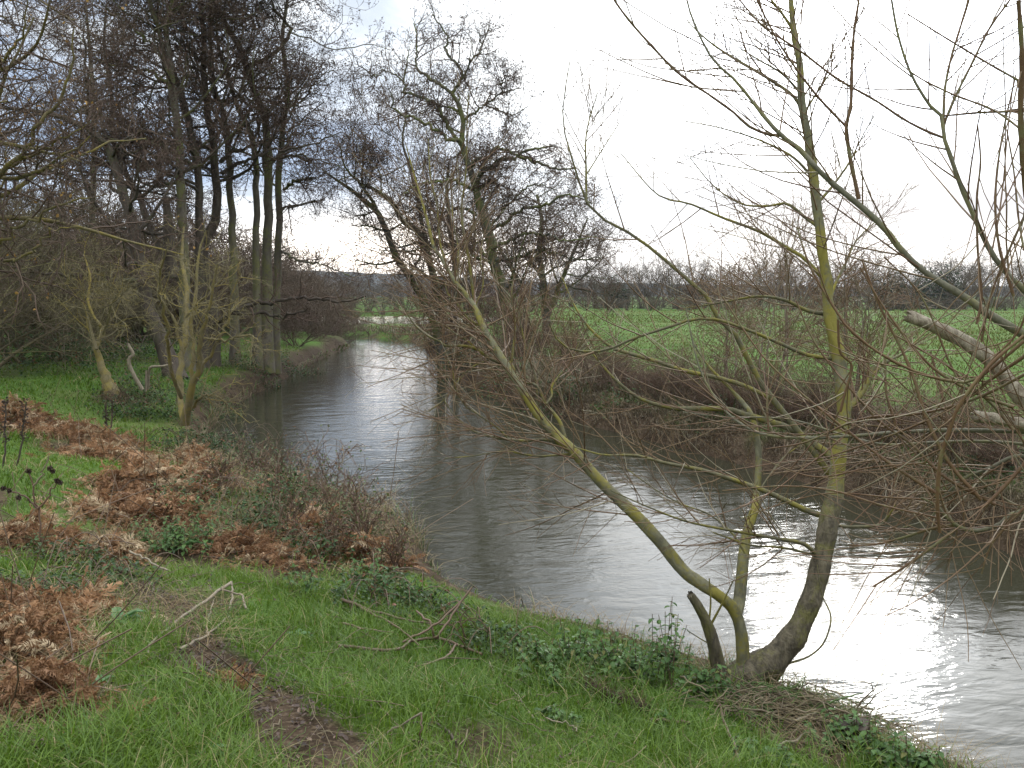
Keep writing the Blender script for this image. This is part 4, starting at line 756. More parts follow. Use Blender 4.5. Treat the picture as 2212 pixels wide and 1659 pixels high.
alder('alder_tree', 'alder that kinks above its base and carries a low limb over the river', [([(455, 792), (462, 700), (440, 590), (440, 520), (467, 473), (467, 383), (460, 300), (447, 233), (440, 150), (440, 67), (433, 0), (430, -150)], 29, 29.5, (34, 28, 24, 22, 19, 17, 14, 11, 6))], 22, seed=3, group=GA, mat=M_alder_dark, t0=.42,
      extra=[([(480, 375), (500, 360), (517, 353), (567, 337), (610, 323), (667, 313), (707, 297), (740, 285)], 29.3, 28, (11, 9, 7, 4, 2)), ([(475, 350), (500, 330), (533, 317), (563, 307), (607, 300), (650, 260), (700, 220)], 29.3, 29, (11, 8, 5, 2)), ([(462, 700), (500, 676), (547, 656), (587, 653), (633, 643), (690, 648), (737, 653), (790, 640)], 28.8, 27, (13, 11, 9, 7, 4)), ([(505, 678), (560, 676), (610, 680), (640, 678), (662, 670)], 28.5, 27.5, (8, 7, 6, 5)), ([(445, 160), (480, 150), (520, 130), (560, 90)], 29, 28, (7, 4, 2))])
alder('alder_tree', 'slimmer alder fourth in the cluster with a pale grey-green trunk', [([(508, 782), (506, 650), (503, 517), (497, 400), (490, 283), (477, 233), (463, 187), (455, 100), (460, 0), (450, -150)], 30, 30.3, (22, 20, 17, 15, 12, 10, 8, 4))], 18, seed=4, group=GA, t0=.42, extra=[([(492, 300), (530, 270), (560, 240), (600, 235), (640, 230)], 30, 29, (8, 5, 2))])
alder('alder_tree', 'alder with a bare straight trunk bending left near its top, fifth in the cluster', [([(556, 782), (555, 650), (553, 533), (553, 367), (543, 293), (520, 247), (505, 210), (490, 150), (470, 90), (465, -60)], 30.5, 30.5, (21, 18, 15, 13, 11, 8, 4))], 12, (1.6, 3.0), seed=5, group=GA, t0=.45, extra=[([(553, 400), (540, 360), (520, 355), (490, 340)], 30, 29, (6, 4, 2))])
alder('alder_tree', 'tall alder with a big forked arm on its right side, sixth in the cluster', [([(576, 778), (577, 650), (577, 533), (580, 367), (575, 300), (570, 250), (550, 200), (530, 143), (513, 93), (487, 50), (470, 15), (455, -120)], 31, 31, (28, 24, 20, 18, 16, 14, 12, 6)), ([(530, 143), (550, 138), (567, 130), (607, 103), (622, 80), (627, 60), (610, 40), (593, 20), (580, -20), (560, -100)], 31, 30.5, (11, 10, 8, 6, 4))], 15, (1.7, 3.2), seed=6, group=GA, t0=.42, extra=[([(585, 345), (610, 340), (633, 337), (655, 335), (668, 345)], 31, 30.5, (7, 6, 5)), ([(560, 60), (555, 20), (600, -20)], 31, 30, (5, 2))])
alder('alder_tree', 'alder nearest the river at the right end of the cluster with broken pale side stubs', [([(594, 776), (596, 680), (600, 547), (603, 367), (610, 283), (617, 233), (622, 200), (618, 150), (610, 80), (620, 0), (610, -120)], 32, 32, (21, 18, 15, 13, 11, 9, 5))], 13, (1.5, 2.8), seed=7, group=GA, t0=.4, extra=[([(603, 460), (622, 448), (640, 443), (665, 437), (680, 433)], 32, 31.5, (7, 6, 5, 4)), ([(613, 410), (630, 395), (643, 390), (660, 385), (677, 384)], 32, 31.5, (8, 7, 5)), ([(617, 233), (650, 220), (690, 165), (720, 152)], 32, 31.5, (6, 4, 2)), ([(615, 300), (650, 290), (690, 300), (720, 292)], 32, 31, (6, 4, 2)), ([(603, 540), (640, 560), (690, 570), (740, 590), (765, 600)], 32, 31, (7, 5, 2))])
alder('leaning_alder', 'thick dark alder leaning left behind the lichen shrub', [([(382, 822), (365, 780), (353, 746), (335, 700), (318, 660), (300, 560), (287, 490), (277, 450), (257, 383), (233, 317), (200, 283), (160, 263), (110, 247), (40, 235), (-60, 230)], 25, 26.5, (42, 38, 34, 30, 26, 23, 20, 15, 10, 6))], 20, seed=8, mat=M_alder_dark, t0=.3, dens=1.1, extra=[([(345, 595), (300, 606), (240, 605), (205, 580), (170, 595), (100, 590), (20, 575)], 25.5, 23, (15, 11, 8, 4)), ([(240, 330), (215, 250), (190, 180), (185, 100), (170, 30)], 26.5, 28, (12, 9, 5, 2)), ([(257, 383), (260, 330), (235, 250), (230, 150)], 26, 27, (8, 5, 2))])
alder('alder_tree', 'thin upright alder standing behind the leaning dark trunk', [([(208, 760), (205, 650), (203, 560), (200, 450), (203, 333), (200, 200), (195, 120), (190, 60), (185, 0)], 37, 38, (20, 18, 15, 12, 8, 4))], 24, seed=9, t0=.3, group=GA)
alder('alder_tree', 'crooked alder whose trunk slants up-left from the shared mound', [([(462, 800), (440, 720), (400, 620), (355, 550), (330, 500), (310, 450), (287, 400), (267, 373), (245, 300), (240, 200), (225, 100), (230, 10)], 31, 33, (26, 22, 18, 15, 12, 9, 5))], 22, seed=10, mat=M_alder_dark, t0=.35, group=GA)
stub = trace([(372, 600), (366, 540), (363, 483), (360, 440), (358, 425)], 26.5, 26.5, (26, 23, 20, 15, 12), 16)
# ---- central alder on the far bank
CE = [([(1007, 343), (997, 307), (967, 300), (937, 277), (910, 260), (871, 247), (847, 233), (850, 215), (837, 187)], 34, 33, (11, 10, 8, 6, 4, 2)), ([(997, 315), (984, 297), (964, 263), (944, 227), (924, 217), (891, 203), (872, 197), (871, 173), (877, 153), (881, 127), (884, 100)], 34, 34.5, (10, 9, 8, 6, 4, 2)), ([(871, 175), (844, 157), (801, 163), (790, 150), (774, 140), (772, 128)], 34, 34, (4, 3, 2)),
 ([(977, 203), (951, 183), (917, 163), (897, 143), (901, 110), (901, 77), (894, 50)], 34, 35, (9, 8, 6, 5, 3)), ([(977, 203), (997, 170), (994, 147), (967, 117), (967, 83), (951, 57), (934, 30)], 34, 34, (8, 6, 5, 3)), ([(997, 172), (1011, 147), (1014, 127), (1037, 113), (1037, 83), (1030, 60)], 34, 33, (6, 4, 2)), ([(1001, 260), (1027, 243), (1054, 223), (1091, 200), (1127, 190)], 34, 33, (8, 6, 4, 2)), ([(1085, 205), (1084, 180), (1080, 160)], 33.5, 33.5, (4, 2)), ([(1050, 228), (1084, 240), (1111, 247), (1141, 230)], 34, 32.5, (5, 3, 2)),
 ([(1017, 365), (1031, 343), (1050, 341), (1067, 323), (1087, 323), (1114, 333), (1167, 320), (1200, 315)], 34, 32, (12, 10, 8, 6, 4)), ([(1028, 400), (1044, 370), (1077, 353), (1091, 343), (1131, 340), (1157, 350), (1197, 366), (1244, 363)], 34, 32, (12, 10, 9, 7, 4)), ([(1024, 410), (984, 393), (937, 393), (904, 400), (870, 420)], 34, 32.5, (10, 7, 5, 3)), ([(1038, 407), (1055, 395), (1072, 390)], 34, 33.5, (8, 6)),
 ([(1050, 500), (1090, 480), (1130, 450), (1180, 440), (1230, 420), (1280, 440)], 34, 31, (11, 8, 6, 3)), ([(1056, 540), (1100, 520), (1160, 500), (1220, 520), (1290, 510)], 34, 31, (10, 8, 5, 2)), ([(1060, 560), (1110, 560), (1170, 540), (1240, 560), (1300, 555)], 34, 32, (10, 8, 5, 2)), ([(1040, 470), (1000, 450), (950, 460), (900, 450), (850, 470), (800, 490)], 34, 36, (9, 6, 4, 2)), ([(1060, 560), (1010, 530), (940, 530), (870, 545), (800, 535)], 34, 36, (9, 6, 4, 2)), ([(991, 240), (960, 230), (930, 220), (905, 190)], 34, 35, (6, 4, 2)), ([(1050, 500), (1100, 440), (1150, 400), (1200, 410)], 34, 35, (8, 5, 2))]
alder('old_alder', 'tall gnarled alder on the opposite bank in the middle with twisting bare limbs', [([(1125, 815), (1115, 760), (1105, 710), (1092, 650), (1078, 600), (1062, 547), (1047, 483), (1034, 433), (1021, 383), (1007, 343), (997, 307), (1001, 267), (991, 227), (977, 203)], 34, 34, (40, 36, 33, 30, 28, 26, 23, 20, 18, 16, 14, 12, 11, 9))], 12, (1.4, 3.2), CE, M_calder, 20, .22, 1.0, 1.35, twr=.004, lv=(10, 7, 4))
alder('leaning_alder', 'alder on the opposite bank leaning left over the river with two long limbs', [([(960, 790), (945, 720), (925, 665), (894, 610), (868, 575), (852, 547), (834, 500), (814, 457), (790, 435), (775, 423), (755, 408), (737, 395), (715, 380), (695, 365)], 36, 36, (24, 21, 18, 17, 15, 13, 10, 7, 3)), ([(814, 455), (804, 433), (781, 400), (760, 378), (744, 360), (735, 320), (725, 290)], 36, 35.5, (10, 8, 6, 4, 2)), ([(960, 750), (935, 600), (904, 500), (871, 477), (854, 447), (821, 417), (800, 405), (781, 393), (785, 340), (790, 290)], 36.5, 37, (18, 16, 13, 11, 9, 6, 3)), ([(950, 640), (920, 520), (900, 420), (885, 360), (870, 300), (880, 240)], 36.5, 37.5, (13, 10, 7, 3))], 9, (1.4, 3.0), (), M_calder, 21, .25, 1.0, 1.2, twr=.004, lv=(8, 6, 4))
alder('alder_tree', 'low dense alder behind the right side of the gnarled alder', [([(1185, 770), (1180, 700), (1175, 620), (1165, 550), (1170, 480), (1160, 420)], 44, 44, (26, 22, 17, 12, 6)), ([(1180, 690), (1215, 600), (1245, 530), (1270, 470)], 44, 43, (15, 11, 7, 3)), ([(1155, 660), (1110, 590), (1070, 520), (1050, 450)], 44, 45, (14, 10, 7, 3))], 13, (1.8, 3.4), (), M_calder, 22, .25, 1.0, 1.0, lv=(7, 6, 4))
alder('alder_tree', 'dense alder filling the gap between the leaning and the gnarled alder', [([(985, 775), (980, 700), (985, 600), (975, 500), (965, 420), (970, 350)], 46, 46, (24, 20, 16, 11, 5)), ([(982, 680), (1010, 590), (1025, 500), (1020, 430)], 46, 46, (14, 10, 7, 3))], 10, (1.6, 3.2), (), M_calder, 23, .3, 1.0, 1.0, lv=(7, 6, 4))
# ------------------------------------------------------------------ lichen shrub, leaning stump, stakes
rng = np.random.default_rng(401); b = ground(400, 915)
LS = thing('lichen_shrub', 'multi-stemmed hawthorn shrub yellow with lichen on the left bank edge', 'shrub', b)
ls = [([(400, 915), (403, 886), (413, 846), (427, 800), (433, 753), (443, 703), (455, 640), (470, 570)], (22, 18, 13, 10, 7, 4)), ([(396, 905), (390, 870), (390, 820), (397, 753), (400, 686), (403, 620), (393, 553), (397, 490)], (15, 13, 13, 12, 11, 8, 4)), ([(404, 890), (412, 830), (418, 760), (415, 690), (425, 620), (430, 550), (445, 500)], (12, 10, 8, 6, 3)), ([(402, 895), (433, 860), (457, 853), (480, 863), (500, 880)], (7, 6, 4, 2)), ([(392, 860), (370, 800), (365, 730), (350, 660), (345, 600), (360, 540)], (9, 8, 6, 3)), ([(395, 760), (375, 690), (345, 640), (340, 590)], (8, 5, 2)), ([(410, 850), (440, 790), (470, 740), (490, 690), (500, 640), (520, 590)], (9, 7, 5, 2)), ([(440, 730), (490, 735), (540, 725), (560, 740)], (6, 4, 2)), ([(400, 686), (440, 640), (480, 600), (500, 570)], (6, 4, 2))]
ltr = [trace(p, 15.2, 15.2 + rng.normal() * .7, d, 22, .02, rng) for p, d in ls]; P_, R_ = stack(ltr)
tubes(mb := MB(), P_[:3], R_[:3], 9, rng=rng); mb.build('trunk', M_lich, LS, b); tubes(mb := MB(), P_[3:], R_[3:], 7, rng=rng); mb.build('branch', M_lich, LS, b)
A, AR = grow(P_, R_, 11, (.3, .8), (30, 75), 9, .14, .02, .25, 1, .5, .009, .004, rng); B, Bq = grow(A, AR, 6, (.15, .45), (35, 75), 6, .2, .02, .15, 1, .7, .005, .0028, rng); D, Dq = grow(B, Bq, 3, (.06, .18), (35, 75), 4, .2, 0, .2, 1, .7, .003, .0022, rng)
mb = MB(); tubes(mb, A, AR, 4, rng=rng); tubes(mb, B, Bq, 3, rng=rng); tubes(mb, D, Dq, 3, rng=rng); mb.build('crown', M_lichtwig, LS, b)
p, r_ = trace([(440, 806), (430, 760), (437, 700), (428, 800)], 15.1, 15.1, (8, 8), 12)
b = ground(250, 872); LT = thing('leaning_stump', 'short leaning thorn trunk with a fibrous swollen base in the left grass', 'tree', b); Yb = b[1]
p, r_ = trace([(252, 880), (243, 850), (228, 815), (215, 780), (208, 750), (212, 738), (222, 722), (218, 705), (206, 690)], Yb, Yb + .8, (46, 34, 22, 15, 12, 12, 9, 8, 6), 30, .02, rng); tubes(mb := MB(), p[None], r_[None], 12, a=.2); mb.build('trunk', M_lich, LT, b)
q, qr = trace([(208, 755), (198, 720), (190, 690), (180, 660)], Yb, Yb + .5, (8, 6, 4), 12); q2, qr2 = trace([(222, 722), (235, 690), (240, 660), (260, 630)], Yb, Yb - .6, (6, 5, 4), 12); q3, qr3 = trace([(206, 690), (190, 650), (195, 600), (185, 560)], Yb, Yb + .5, (6, 5, 3), 12)
P_, R_ = np.stack([q, q2, q3]), np.stack([qr, qr2, qr3]); A, AR = grow(P_, R_, 14, (.5, 1.4), (30, 85), 9, .16, .01, .1, 1, .6, .012, .005, rng); B, Bq = grow(A, AR, 8, (.3, .8), (30, 75), 6, .2, .0, .15, 1, .7, .006, .0038, rng); D, Dq = grow(B, Bq, 4, (.12, .35), (30, 70), 4, .2, 0, .2, 1, .7, .004, .003, rng)
mb = MB(); tubes(mb, P_, R_, 6, rng=rng); tubes(mb, A, AR, 4, rng=rng); tubes(mb, B, Bq, 3, rng=rng); tubes(mb, D, Dq, 3, rng=rng); mb.build('crown', M_lichtwig, LT, b)
n = 500; e = rng.normal(size=(n, 3)) * (.17, .17, .09) + b + (0, 0, .1); tubes(mb := MB(), np.stack([e, e + rng.normal(size=(n, 3)) * .05, e + rng.normal(size=(n, 3)) * .09], 1), np.full((n, 3), .004), 3, rng=rng); mb.build('root_fibres', M_redtwig, LT, b)
o = MB(); p, r_ = trace([(308, 842), (290, 812), (279, 785), (281, 772), (288, 765), (279, 748), (277, 742)], 19, 19, (9, 9, 8, 8, 7, 5), 20); tubes(o, p[None], r_[None], 8, a=0, cap=True); tag(o.build('pale_stake', M_grey, None, p[0]), 'crooked barkless pale branch standing alone in the grass', 'dead branch')
o = MB(); p, r_ = trace([(320, 840), (321, 815), (323, 797), (330, 792), (350, 791), (366, 788), (373, 784)], 19.3, 19, (6, 6, 5, 4), 20); tubes(o, p[None], r_[None], 8, a=0, cap=True); tag(o.build('pale_stake', M_grey, None, p[0]), 'pale branch bent at a right angle beside the crooked one', 'dead branch')
o = MB(); p, r_ = trace([(315, 845), (316, 820), (316, 800)], 19.2, 19.2, (5, 5, 4), 10); tubes(o, p[None], r_[None], 8, a=.2, cap=True); tag(o.build('pale_stake', M_grey, None, p[0]), 'short upright pale stub between the crooked and the bent branch', 'dead branch')
o = MB(); tubes(o, stub[0][None], stub[1][None], 10, a=.2, cap=True); sb = stub[0][0].copy()
tag(o.build('broken_trunk', M_alder_dark, None, sb), 'dark broken-off trunk among the alders beside the moss-green one', 'dead trunk')
# ------------------------------------------------------------------ bushes (bare)
def bush_mesh(seed, h, spread, stems, mat, lv=(8, 7, 4), twr=.006, trunk=.04, name='hawthorn_bush', label='', cat='bush', base=(0, 0, 0), group=None, up=.05, wig=.14, r1=.02, leaves=None):
    rng = np.random.default_rng(1000 + seed); b = np.asarray(base, float); root = thing(name, label, cat, b, group)
    s = np.zeros((stems, 10, 3)); a = rng.uniform(0, 6.28, stems); tl = rng.random(stems) ** .7 * spread; d = np.stack([np.cos(a) * np.sin(tl), np.sin(a) * np.sin(tl), np.cos(tl)], 1)
    p = b + np.column_stack([rng.normal(size=(stems, 2)) * .12 * h * .3, np.full(stems, -.05)]); L = h * (.6 + .4 * rng.random(stems)); s[:, 0] = p
    for k in range(1, 10): d = nrm(d + wig * rng.normal(size=(stems, 3)) + (0, 0, up)); p = p + d * (L / 9)[:, None]; s[:, k] = p
    R = trunk * (.5 + .6 * rng.random(stems))[:, None] * np.linspace(1, .2, 10)[None]
    tubes(mb := MB(), s, R, 6, rng=rng); mb.build('stem', mat if not isinstance(mat, tuple) else mat[0], root, b); tm = mat[1] if isinstance(mat, tuple) else mat
    A, AR = grow(s, R, lv[0], (h * .2, h * .5), (30, 75), 8, wig, up * .5, .15, 1, .5, r1, twr * 1.3, rng); B, Bq = grow(A, AR, lv[1], (h * .09, h * .22), (30, 75), 6, wig * 1.2, up * .4, .15, 1, .7, r1 * .5, twr, rng); mb = MB(); tubes(mb, A, AR, 4, rng=rng); tubes(mb, B, Bq, 3, rng=rng)
    if lv[2]: D, Dq = grow(B, Bq, lv[2], (h * .04, h * .10), (30, 70), 4, wig * 1.2, 0, .2, 1, .7, r1 * .3, twr * .85, rng); tubes(mb, D, Dq, 3, rng=rng)
    mb.build('crown', tm, root, b)
    if leaves:
        E = (D if lv[2] else B)[:, -1]; E = E[rng.random(len(E)) < leaves[1]]; scatter(q := MB(), LEAF_V, LEAF_T, rotm(len(E), rng, .3), E, leaves[2] * (.6 + .7 * rng.random(len(E))), rng.random(len(E))); q.build('leaves', leaves[0], root, b)
    return root
def gb(u, Y): x = (u - CU) / F * Y; return np.array([x, Y, H(x, Y)])
# olive scrub and thorn bushes on the left, behind the near grass
GS = 'bare thorn scrub on the left bank'
sc = [(30, 25, 5.2, 1.0, 'olive thorn bush at the left edge behind the bramble thicket'), (-60, 22, 5.5, 1.0, 'thorn bush half out of view at the left edge'), (130, 27, 4.6, 1.0, 'thorn bush right of the left-edge bush, over the bramble'), (90, 33, 6.0, .9, 'tall thorn bush in the second row at the left'), (220, 31, 4.2, 1.0, 'thorn bush behind the leaning stump'), (290, 36, 5.0, 1.0, 'thorn bush behind the leaning dark alder'), (170, 42, 6.5, .9, 'far thorn bush glimpsed between the left alders'), (20, 45, 7.5, .9, 'tall scrub tree at the back of the left wood'), (330, 46, 5.0, 1.1, 'back-row thorn bush left of the alder cluster'), (420, 50, 4.8, 1.1, 'back-row thorn bush behind the alder trunks'), (500, 55, 4.6, 1.1, 'scrub bush seen between the alder trunks'), (120, 55, 7.0, .9, 'tall back-row scrub at the far left')]
sr_ = []
for i, (u, Y, h, s_, lb) in enumerate(sc):
    if i < 5: sr_.append(bush_mesh(i, h, .9, 9, M_scrub, (9, 7, 4), .0055, .05, label=lb, cat='thorn bush', base=gb(u, Y), group=GS, wig=.17))
    else: src = sr_[i % 5]; copy_tree(src, lb, gb(u, Y), i * 1.3, (h / sc[i % 5][2] * s_,) * 3, GS)
# far-bank scrub at the end of the left reach
GR = 'scrub on the far river banks'
bush_r = bush_mesh(20, 3.0, 1.05, 11, M_brown, (10, 8, 4), .006, .03, 'riverside_bush', 'brown riverside scrub at the far end of the left bank', 'bush', gb(690, 50), GR)
for i, (u, Y, s_, lb) in enumerate([(640, 42, .95, 'brown scrub bush behind the bank under the last alder'), (730, 56, 1.0, 'scrub bush at the river bend left of the flood water'), (600, 60, 1.3, 'scrub behind the alder cluster above the far bend'), (690, 72, 1.3, 'scrub bush on the far bend beside the flood water'), (560, 75, 1.6, 'tall scrub glimpsed right of the alder trunks'), (640, 92, 1.5, 'scrub standing left of the flood water'), (775, 82, .5, 'low scrub on the strip before the flood water')]): copy_tree(bush_r, lb, gb(u, Y), i * 1.1, (s_,) * 3, GR)
for i, (u, Y, s_, lb) in enumerate([(-40, 34, 1.9, 'tall brown scrub at the left edge behind the thorn bushes'), (60, 38, 2.1, 'tall brown scrub above the left bramble thicket'), (150, 36, 1.8, 'brown scrub right of the upright thin alder'), (235, 40, 2.1, 'brown scrub above the leaning stump'), (310, 43, 2.0, 'brown scrub behind the crooked alder'), (375, 40, 1.7, 'brown scrub behind the moss-green alder'), (445, 44, 1.9, 'brown scrub behind the blackish alder'), (515, 48, 1.9, 'brown scrub behind the slimmer alder'), (575, 52, 1.8, 'brown scrub behind the alder with the forked arm'), (640, 58, 1.8, 'brown scrub right of the last alder'), (30, 55, 2.9, 'tall back-row scrub at the left'), (190, 58, 2.9, 'tall back-row scrub behind the left alders'), (340, 60, 2.7, 'tall back-row scrub behind the alder cluster'), (480, 64, 2.5, 'tall back-row scrub right of the alder cluster'), (590, 70, 2.2, 'back-row scrub at the right end of the left wood')]): copy_tree(bush_r, lb, gb(u, Y), i * 1.7, (s_,) * 3, 'brown scrub of the left wood')
# scrub under the central alder and along the right bank
GC = 'red-brown willow scrub along the opposite bank'
rs = [bush_mesh(30 + i, h, .75, 12, M_redtwig, (8, 6, 3), .0045, .018, 'bank_willow_scrub', lb, 'bush', gb(u, Y), GC, wig=.09, up=.04) for i, (u, Y, h, lb) in enumerate([(1000, 36, 3.4, 'scrub at the left foot of the gnarled alder'), (1130, 29.5, 2.7, 'scrub directly under the gnarled alder'), (1230, 26, 1.7, 'scrub right of the gnarled alder on the bank edge')])]
for i, (u, Y, s_, lb) in enumerate([(930, 46, 1.2, 'scrub on the opposite bank at the river bend'), (1060, 40, 1.3, 'taller scrub behind the gnarled alder'), (1160, 36, .8, 'scrub in the field behind the gnarled alder'), (1320, 22.6, .36, 'low scrub on the opposite bank above the dark undercut'), (1420, 20, .33, 'low scrub halfway along the opposite bank'), (1520, 18.6, .33, 'low scrub on the opposite bank behind the slanting branch'), (1640, 17.1, .32, 'low scrub on the opposite bank behind the upright willow stem'), (1760, 16, .4, 'low scrub on the opposite bank behind the willow trunk'), (1960, 14, .35, 'low scrub right of the willow trunk across the water'), (2120, 12.6, .35, 'low scrub on the opposite bank near the right edge')]): copy_tree(rs[i % 3], lb, gb(u, Y), i * .9, (s_,) * 3, GC)
for i, (u, Y, s_) in enumerate([(1290, 22.2, .42), (1350, 21.6, .4), (1390, 20.9, .36), (1450, 19.8, .4), (1490, 19.2, .36), (1550, 18.3, .38), (1600, 17.6, .36), (1690, 16.6, .38), (1720, 16.1, .34), (1800, 15.3, .36), (1850, 14.7, .34), (1910, 14.1, .33), (2010, 13.2, .34), (2060, 12.7, .3), (2160, 12.0, .32), (2220, 11.6, .3)]): copy_tree(rs[i % 3], 'low brown twiggy scrub lining the opposite bank', gb(u, Y), 2 + i * 1.3, (s_ * 1.3, s_ * 1.3, s_), 'low twiggy scrub lining the opposite bank')
for i, (u, Y, R, h, lb) in enumerate([(1000, 33, 1.6, .8, 'dark bramble overhanging the water under the leaning alder'), (1100, 27, 1.3, .6, 'dark bramble overhanging the water under the gnarled alder'), (1230, 23.2, 1.1, .5, 'bramble on the opposite bank right of the gnarled alder'), (1370, 21, 1.0, .45, 'green bramble halfway along the opposite bank'), (1480, 21.5, .9, .6, 'grey-green weed clump in the meadow edge'), (1560, 18, .8, .4, 'bramble on the opposite bank behind the lichen branches'), (2180, 11.9, .6, .3, 'bramble on the opposite bank by the right edge')]): leafy(0, 0, R, h, 900 if i < 3 else 380, lb, .07, seed=60 + i, base=gb(u, Y), stems=10)
GY = 'slender young willows on the opposite bank'
for i, (u, Y, h, n, lb) in enumerate([(1668, 17.6, 5.0, 4, 'slender pale young willow on the opposite bank left of the willow trunk'), (1575, 19.5, 3.6, 3, 'twiggy young willow on the opposite bank behind the slanting limb'), (1850, 16.2, 3.6, 4, 'slender young willow on the opposite bank just right of the willow trunk')]):
    bush_mesh(70 + i, h, .35, n, (M_grey, M_wtwig), (13, 8, 3), .004, .028, 'young_willow', lb, 'willow tree', gb(u, Y), GY, wig=.07, r1=.012)
# near promontory shrubs with sparse leaves
GP = 'twiggy shrubs on the near promontory'
M_pl = foliage('sparse_shrub_leaf', (.05, .075, .022), (.12, .14, .045), (.20, .10, .04), .8, .25, .5)
for i, (u, v, h, n, lb) in enumerate([(705, 1120, 1.0, 9, 'twiggy shrub on the promontory with its tips against the river'), (780, 1180, .8, 9, 'twiggy shrub at the tip of the promontory'), (600, 1090, .85, 9, 'twiggy shrub in the middle of the promontory'), (850, 1235, .5, 8, 'short shrub leaning over the water at the promontory tip'), (640, 1185, .75, 5, 'sparse shrub with blackish upright stems before the promontory'), (545, 1040, .7, 9, 'twiggy shrub at the waterline left of the promontory'), (480, 1060, .6, 9, 'brownish twiggy shrub below the lichen shrub'), (735, 1215, .6, 8, 'leafy shrub above the bank lip')]):
    bush_mesh(50 + i, h, .5, n, M_redtwig, (6, 4, 0), .0026, .006, 'promontory_shrub', lb, 'shrub', ground(u, v), GP, wig=.08, r1=.004, leaves=(M_pl, .75, .035))
# dry dark stalks
GD = 'dry dock stalks at the left edge'
for i, (u0, v0, u1, v1, lb) in enumerate([(6, 1015, 12, 870, 'dark dry stalk at the left edge, tallest of the four'), (36, 1012, 57, 868, 'dark dry stalk leaning right beside the left bracken'), (224, 950, 229, 872, 'dark dry stalk below the leaning stump'), (235, 940, 243, 868, 'dark dry stalk right of its twin below the leaning stump')]):
    b = ground(u0, v0); Y = b[1]; p, r_ = trace([(u0, v0), ((u0 + u1) / 2 + 3, (v0 + v1) / 2), (u1, v1)], Y, Y, (4.5, 3), 12, .01, rng); root = thing('dry_stalk', lb, 'stalk', b, GD); tubes(mb := MB(), p[None], r_[None], 5, a=.2); mb.build('stem', M_alder_dark, root, b)
    n = 60; k = rng.integers(5, 12, n); scatter(mb := MB(), DIA_V, DIA_F, rotm(n, rng, .3), p[k] + rng.normal(size=(n, 3)) * .025, .03 + .02 * rng.random(n), rng.random(n)); mb.build('seed_head', M_litter, root, b)
b = ground(88, 1195); root = thing('burdock_stem', 'bare forked burdock stem with brown burrs in the left grass', 'burdock', b); Y = b[1]
P_, R_ = stack([trace(p, Y, Y, (5, 3), 12, .01, rng) for p in ([(88, 1200), (86, 1140), (78, 1090), (70, 1045), (62, 1020)], [(80, 1100), (100, 1078), (122, 1040)], [(72, 1050), (88, 1030), (105, 985)], [(80, 1098), (55, 1075), (20, 1060)])]); tubes(mb := MB(), P_, R_, 5, rng=rng); mb.build('stem', M_redtwig, root, b)
hd = [at(u, v, Y) for u, v in ((108, 1012), (114, 1018), (62, 1018), (123, 1038), (130, 1042), (20, 1060), (40, 1075), (8, 1055))]
for h in hd: n = 90; scatter(mb := MB(), DIA_V, DIA_F, rotm(n, rng, 0), h + nrm(rng.normal(size=(n, 3))) * .012, np.full(n, .018), rng.random(n)); mb.build('burr', M_litter, root, b)
# ------------------------------------------------------------------ big tree at the left edge with clinging withered leaves
rng = np.random.default_rng(420)
alder('oak_tree', 'spreading tree at the left edge with a few withered orange leaves clinging on', [([(-190, 900), (-170, 700), (-150, 500), (-130, 300), (-150, 100), (-140, -100)], 16, 16.5, (60, 50, 44, 36, 26, 14))], 26, (3.0, 4.6), [([(-150, 480), (-60, 420), (40, 330), (110, 240), (150, 150), (160, 60)], 16, 15, (16, 12, 8, 3)), ([(-150, 560), (-40, 400), (60, 340), (140, 300), (200, 260)], 16, 15.5, (14, 10, 6, 2)), ([(-140, 300), (-40, 180), (40, 90), (60, 0)], 16, 15, (14, 10, 6, 3)), ([(-150, 600), (-30, 540), (60, 480), (150, 440), (230, 420)], 16, 15, (12, 9, 6, 2)), ([(-150, 620), (-40, 580), (60, 550), (110, 500), (180, 490)], 16, 14.5, (12, 8, 5, 2))], M_lich, 30, .3, 0, 1.0, twr=.0035, bias=(.8, 0, 0), lv=(8, 6, 3))
root = C.objects.get('oak_tree'); b = np.array(root.location); n = 420; cr = [c for c in root.children if c.name.startswith('crown')][0]
vv = np.empty(len(cr.data.vertices) * 3, np.float32); cr.data.vertices.foreach_get('co', vv); vv = vv.reshape(-1, 3)[rng.integers(0, len(vv) // 3, n)]
scatter(mb := MB(), LEAF_V, LEAF_T, rotm(n, rng, 0), vv + b, .05 + .04 * rng.random(n), rng.random(n)); mb.build('withered_leaves', M_oakleaf, root, b)
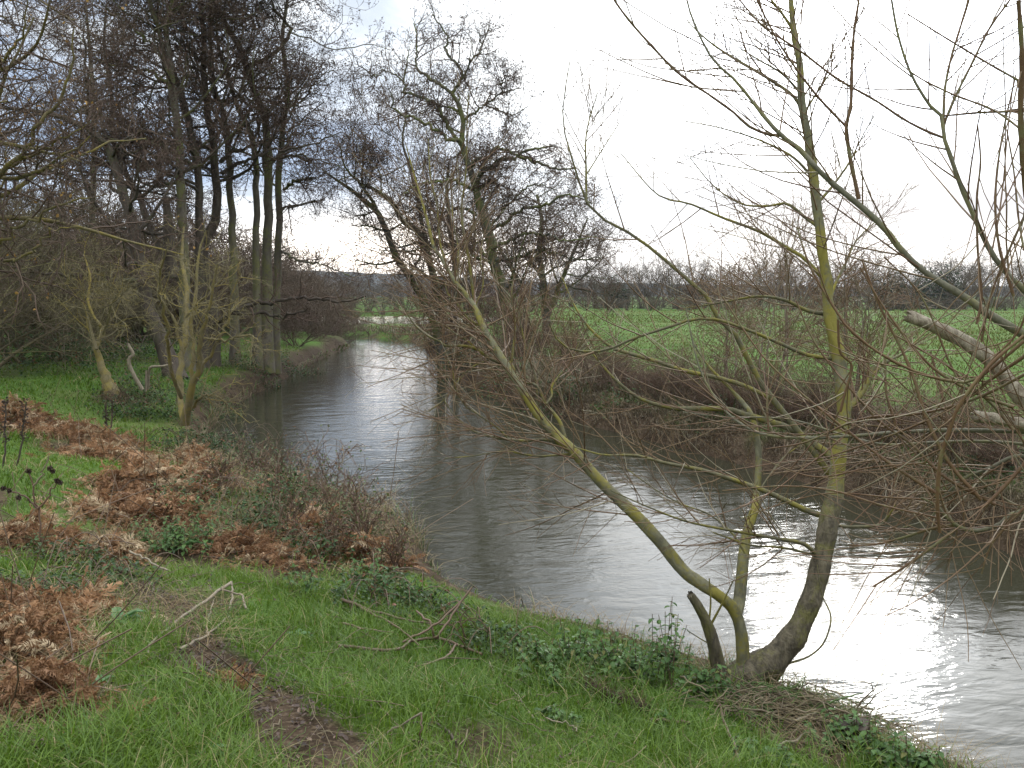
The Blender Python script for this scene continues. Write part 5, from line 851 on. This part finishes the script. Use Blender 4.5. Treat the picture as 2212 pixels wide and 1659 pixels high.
# ------------------------------------------------------------------ tree line beyond the meadow
GT = 'bare trees along the far side of the meadow'
fs = [bush_mesh(80 + i, h, sp_, st_, M_far, (7, 6, 3), .010, .07, 'far_tree', lb, 'tree', gb(u, Y), GT, wig=.13, r1=.05) for i, (u, Y, h, sp_, st_, lb) in enumerate([(1290, 128, 6.0, .95, 9, 'bare far tree just right of the gnarled alder'), (1500, 126, 5.4, 1.0, 10, 'bare far tree behind the slanting willow limb'), (1940, 122, 7.4, .8, 8, 'bare far tree right of the willow trunk'), (2080, 120, 8.0, .7, 7, 'tall bare far tree above the dead stub')])]
rng = np.random.default_rng(55); WH = ['behind the left alders', 'left of the flood water', 'above the flood water', 'behind the gnarled alder', 'between the gnarled alder and the willow trunk', 'just left of the willow trunk', 'just right of the willow trunk', 'towards the right edge']
nF = 62
for i in range(nF):
    u = 470 + 1800 * (i + .5 * rng.random()) / nF; Y = rng.uniform(124, 150); w = WH[min(7, int(np.searchsorted([560, 700, 900, 1230, 1620, 1790, 1950], u)))]
    j = rng.integers(0, 4) if u > 1880 else rng.integers(0, 2); s_ = rng.uniform(.8, 1.1) * (1 if u > 1230 else .85)
    copy_tree(fs[j], 'bare far tree in the hazy brown row ' + w, gb(u, Y), rng.uniform(0, 6), (s_ * 1.2, s_ * 1.2, s_ * rng.uniform(.95, 1.75)), 'far trees ' + w)
for i, (u, Y, R, h, lb) in enumerate([(1925, 124, 3.2, 5.5, 'dark evergreen in the far row right of the willow trunk'), (2000, 128, 3.0, 5.8, 'dark evergreen in the far row above the dead stub tip'), (2050, 126, 2.2, 5.6, 'narrow dark evergreen in the far row towards the right'), (1330, 135, 2.6, 3.8, 'dark evergreen in the far row right of the gnarled alder')]): leafy(0, 0, R, h, 2600, lb, .35, M_fargreen, 'far_evergreen', 'tree', 'evergreens in the far tree row', 90 + i, base=gb(u, Y), stems=0)
for i in range(26):
    u = 1260 + 980 * (i + rng.random()) / 26; Y = rng.uniform(112, 121); copy_tree(fs[i % 2], 'low scrub along the near foot of the far trees', gb(u, Y), rng.uniform(0, 6), (.62, .62, .36), 'low scrub at the foot of the far trees')

# ------------------------------------------------------------------ air
def haze():
    m_ = bpy.data.materials.new('haze_air'); m_.use_nodes = True; t = NT(m_.node_tree); t.n.clear()
    v = t.add('ShaderNodeVolumePrincipled'); v.inputs['Color'].default_value = (.86, .92, 1, 1); v.inputs['Density'].default_value = .00013; v.inputs['Anisotropy'].default_value = .2
    o = t.add('ShaderNodeOutputMaterial'); t.l.new(v.outputs[0], o.inputs['Volume'])
    X, Y0, Y1, Z0, Z1_ = 2600, -700, 3600, -2.5, 60
    c = [(x, y, z) for z in (Z0, Z1_) for x, y in ((-X, Y0), (X, Y0), (X, Y1), (-X, Y1))]
    tag(MB().add(c, [(3, 2, 1, 0), (4, 5, 6, 7), (0, 1, 5, 4), (1, 2, 6, 5), (2, 3, 7, 6), (3, 0, 4, 7)]).build('haze', m_), kind='stuff', label='thin damp winter air over the valley', cat='haze')
haze()
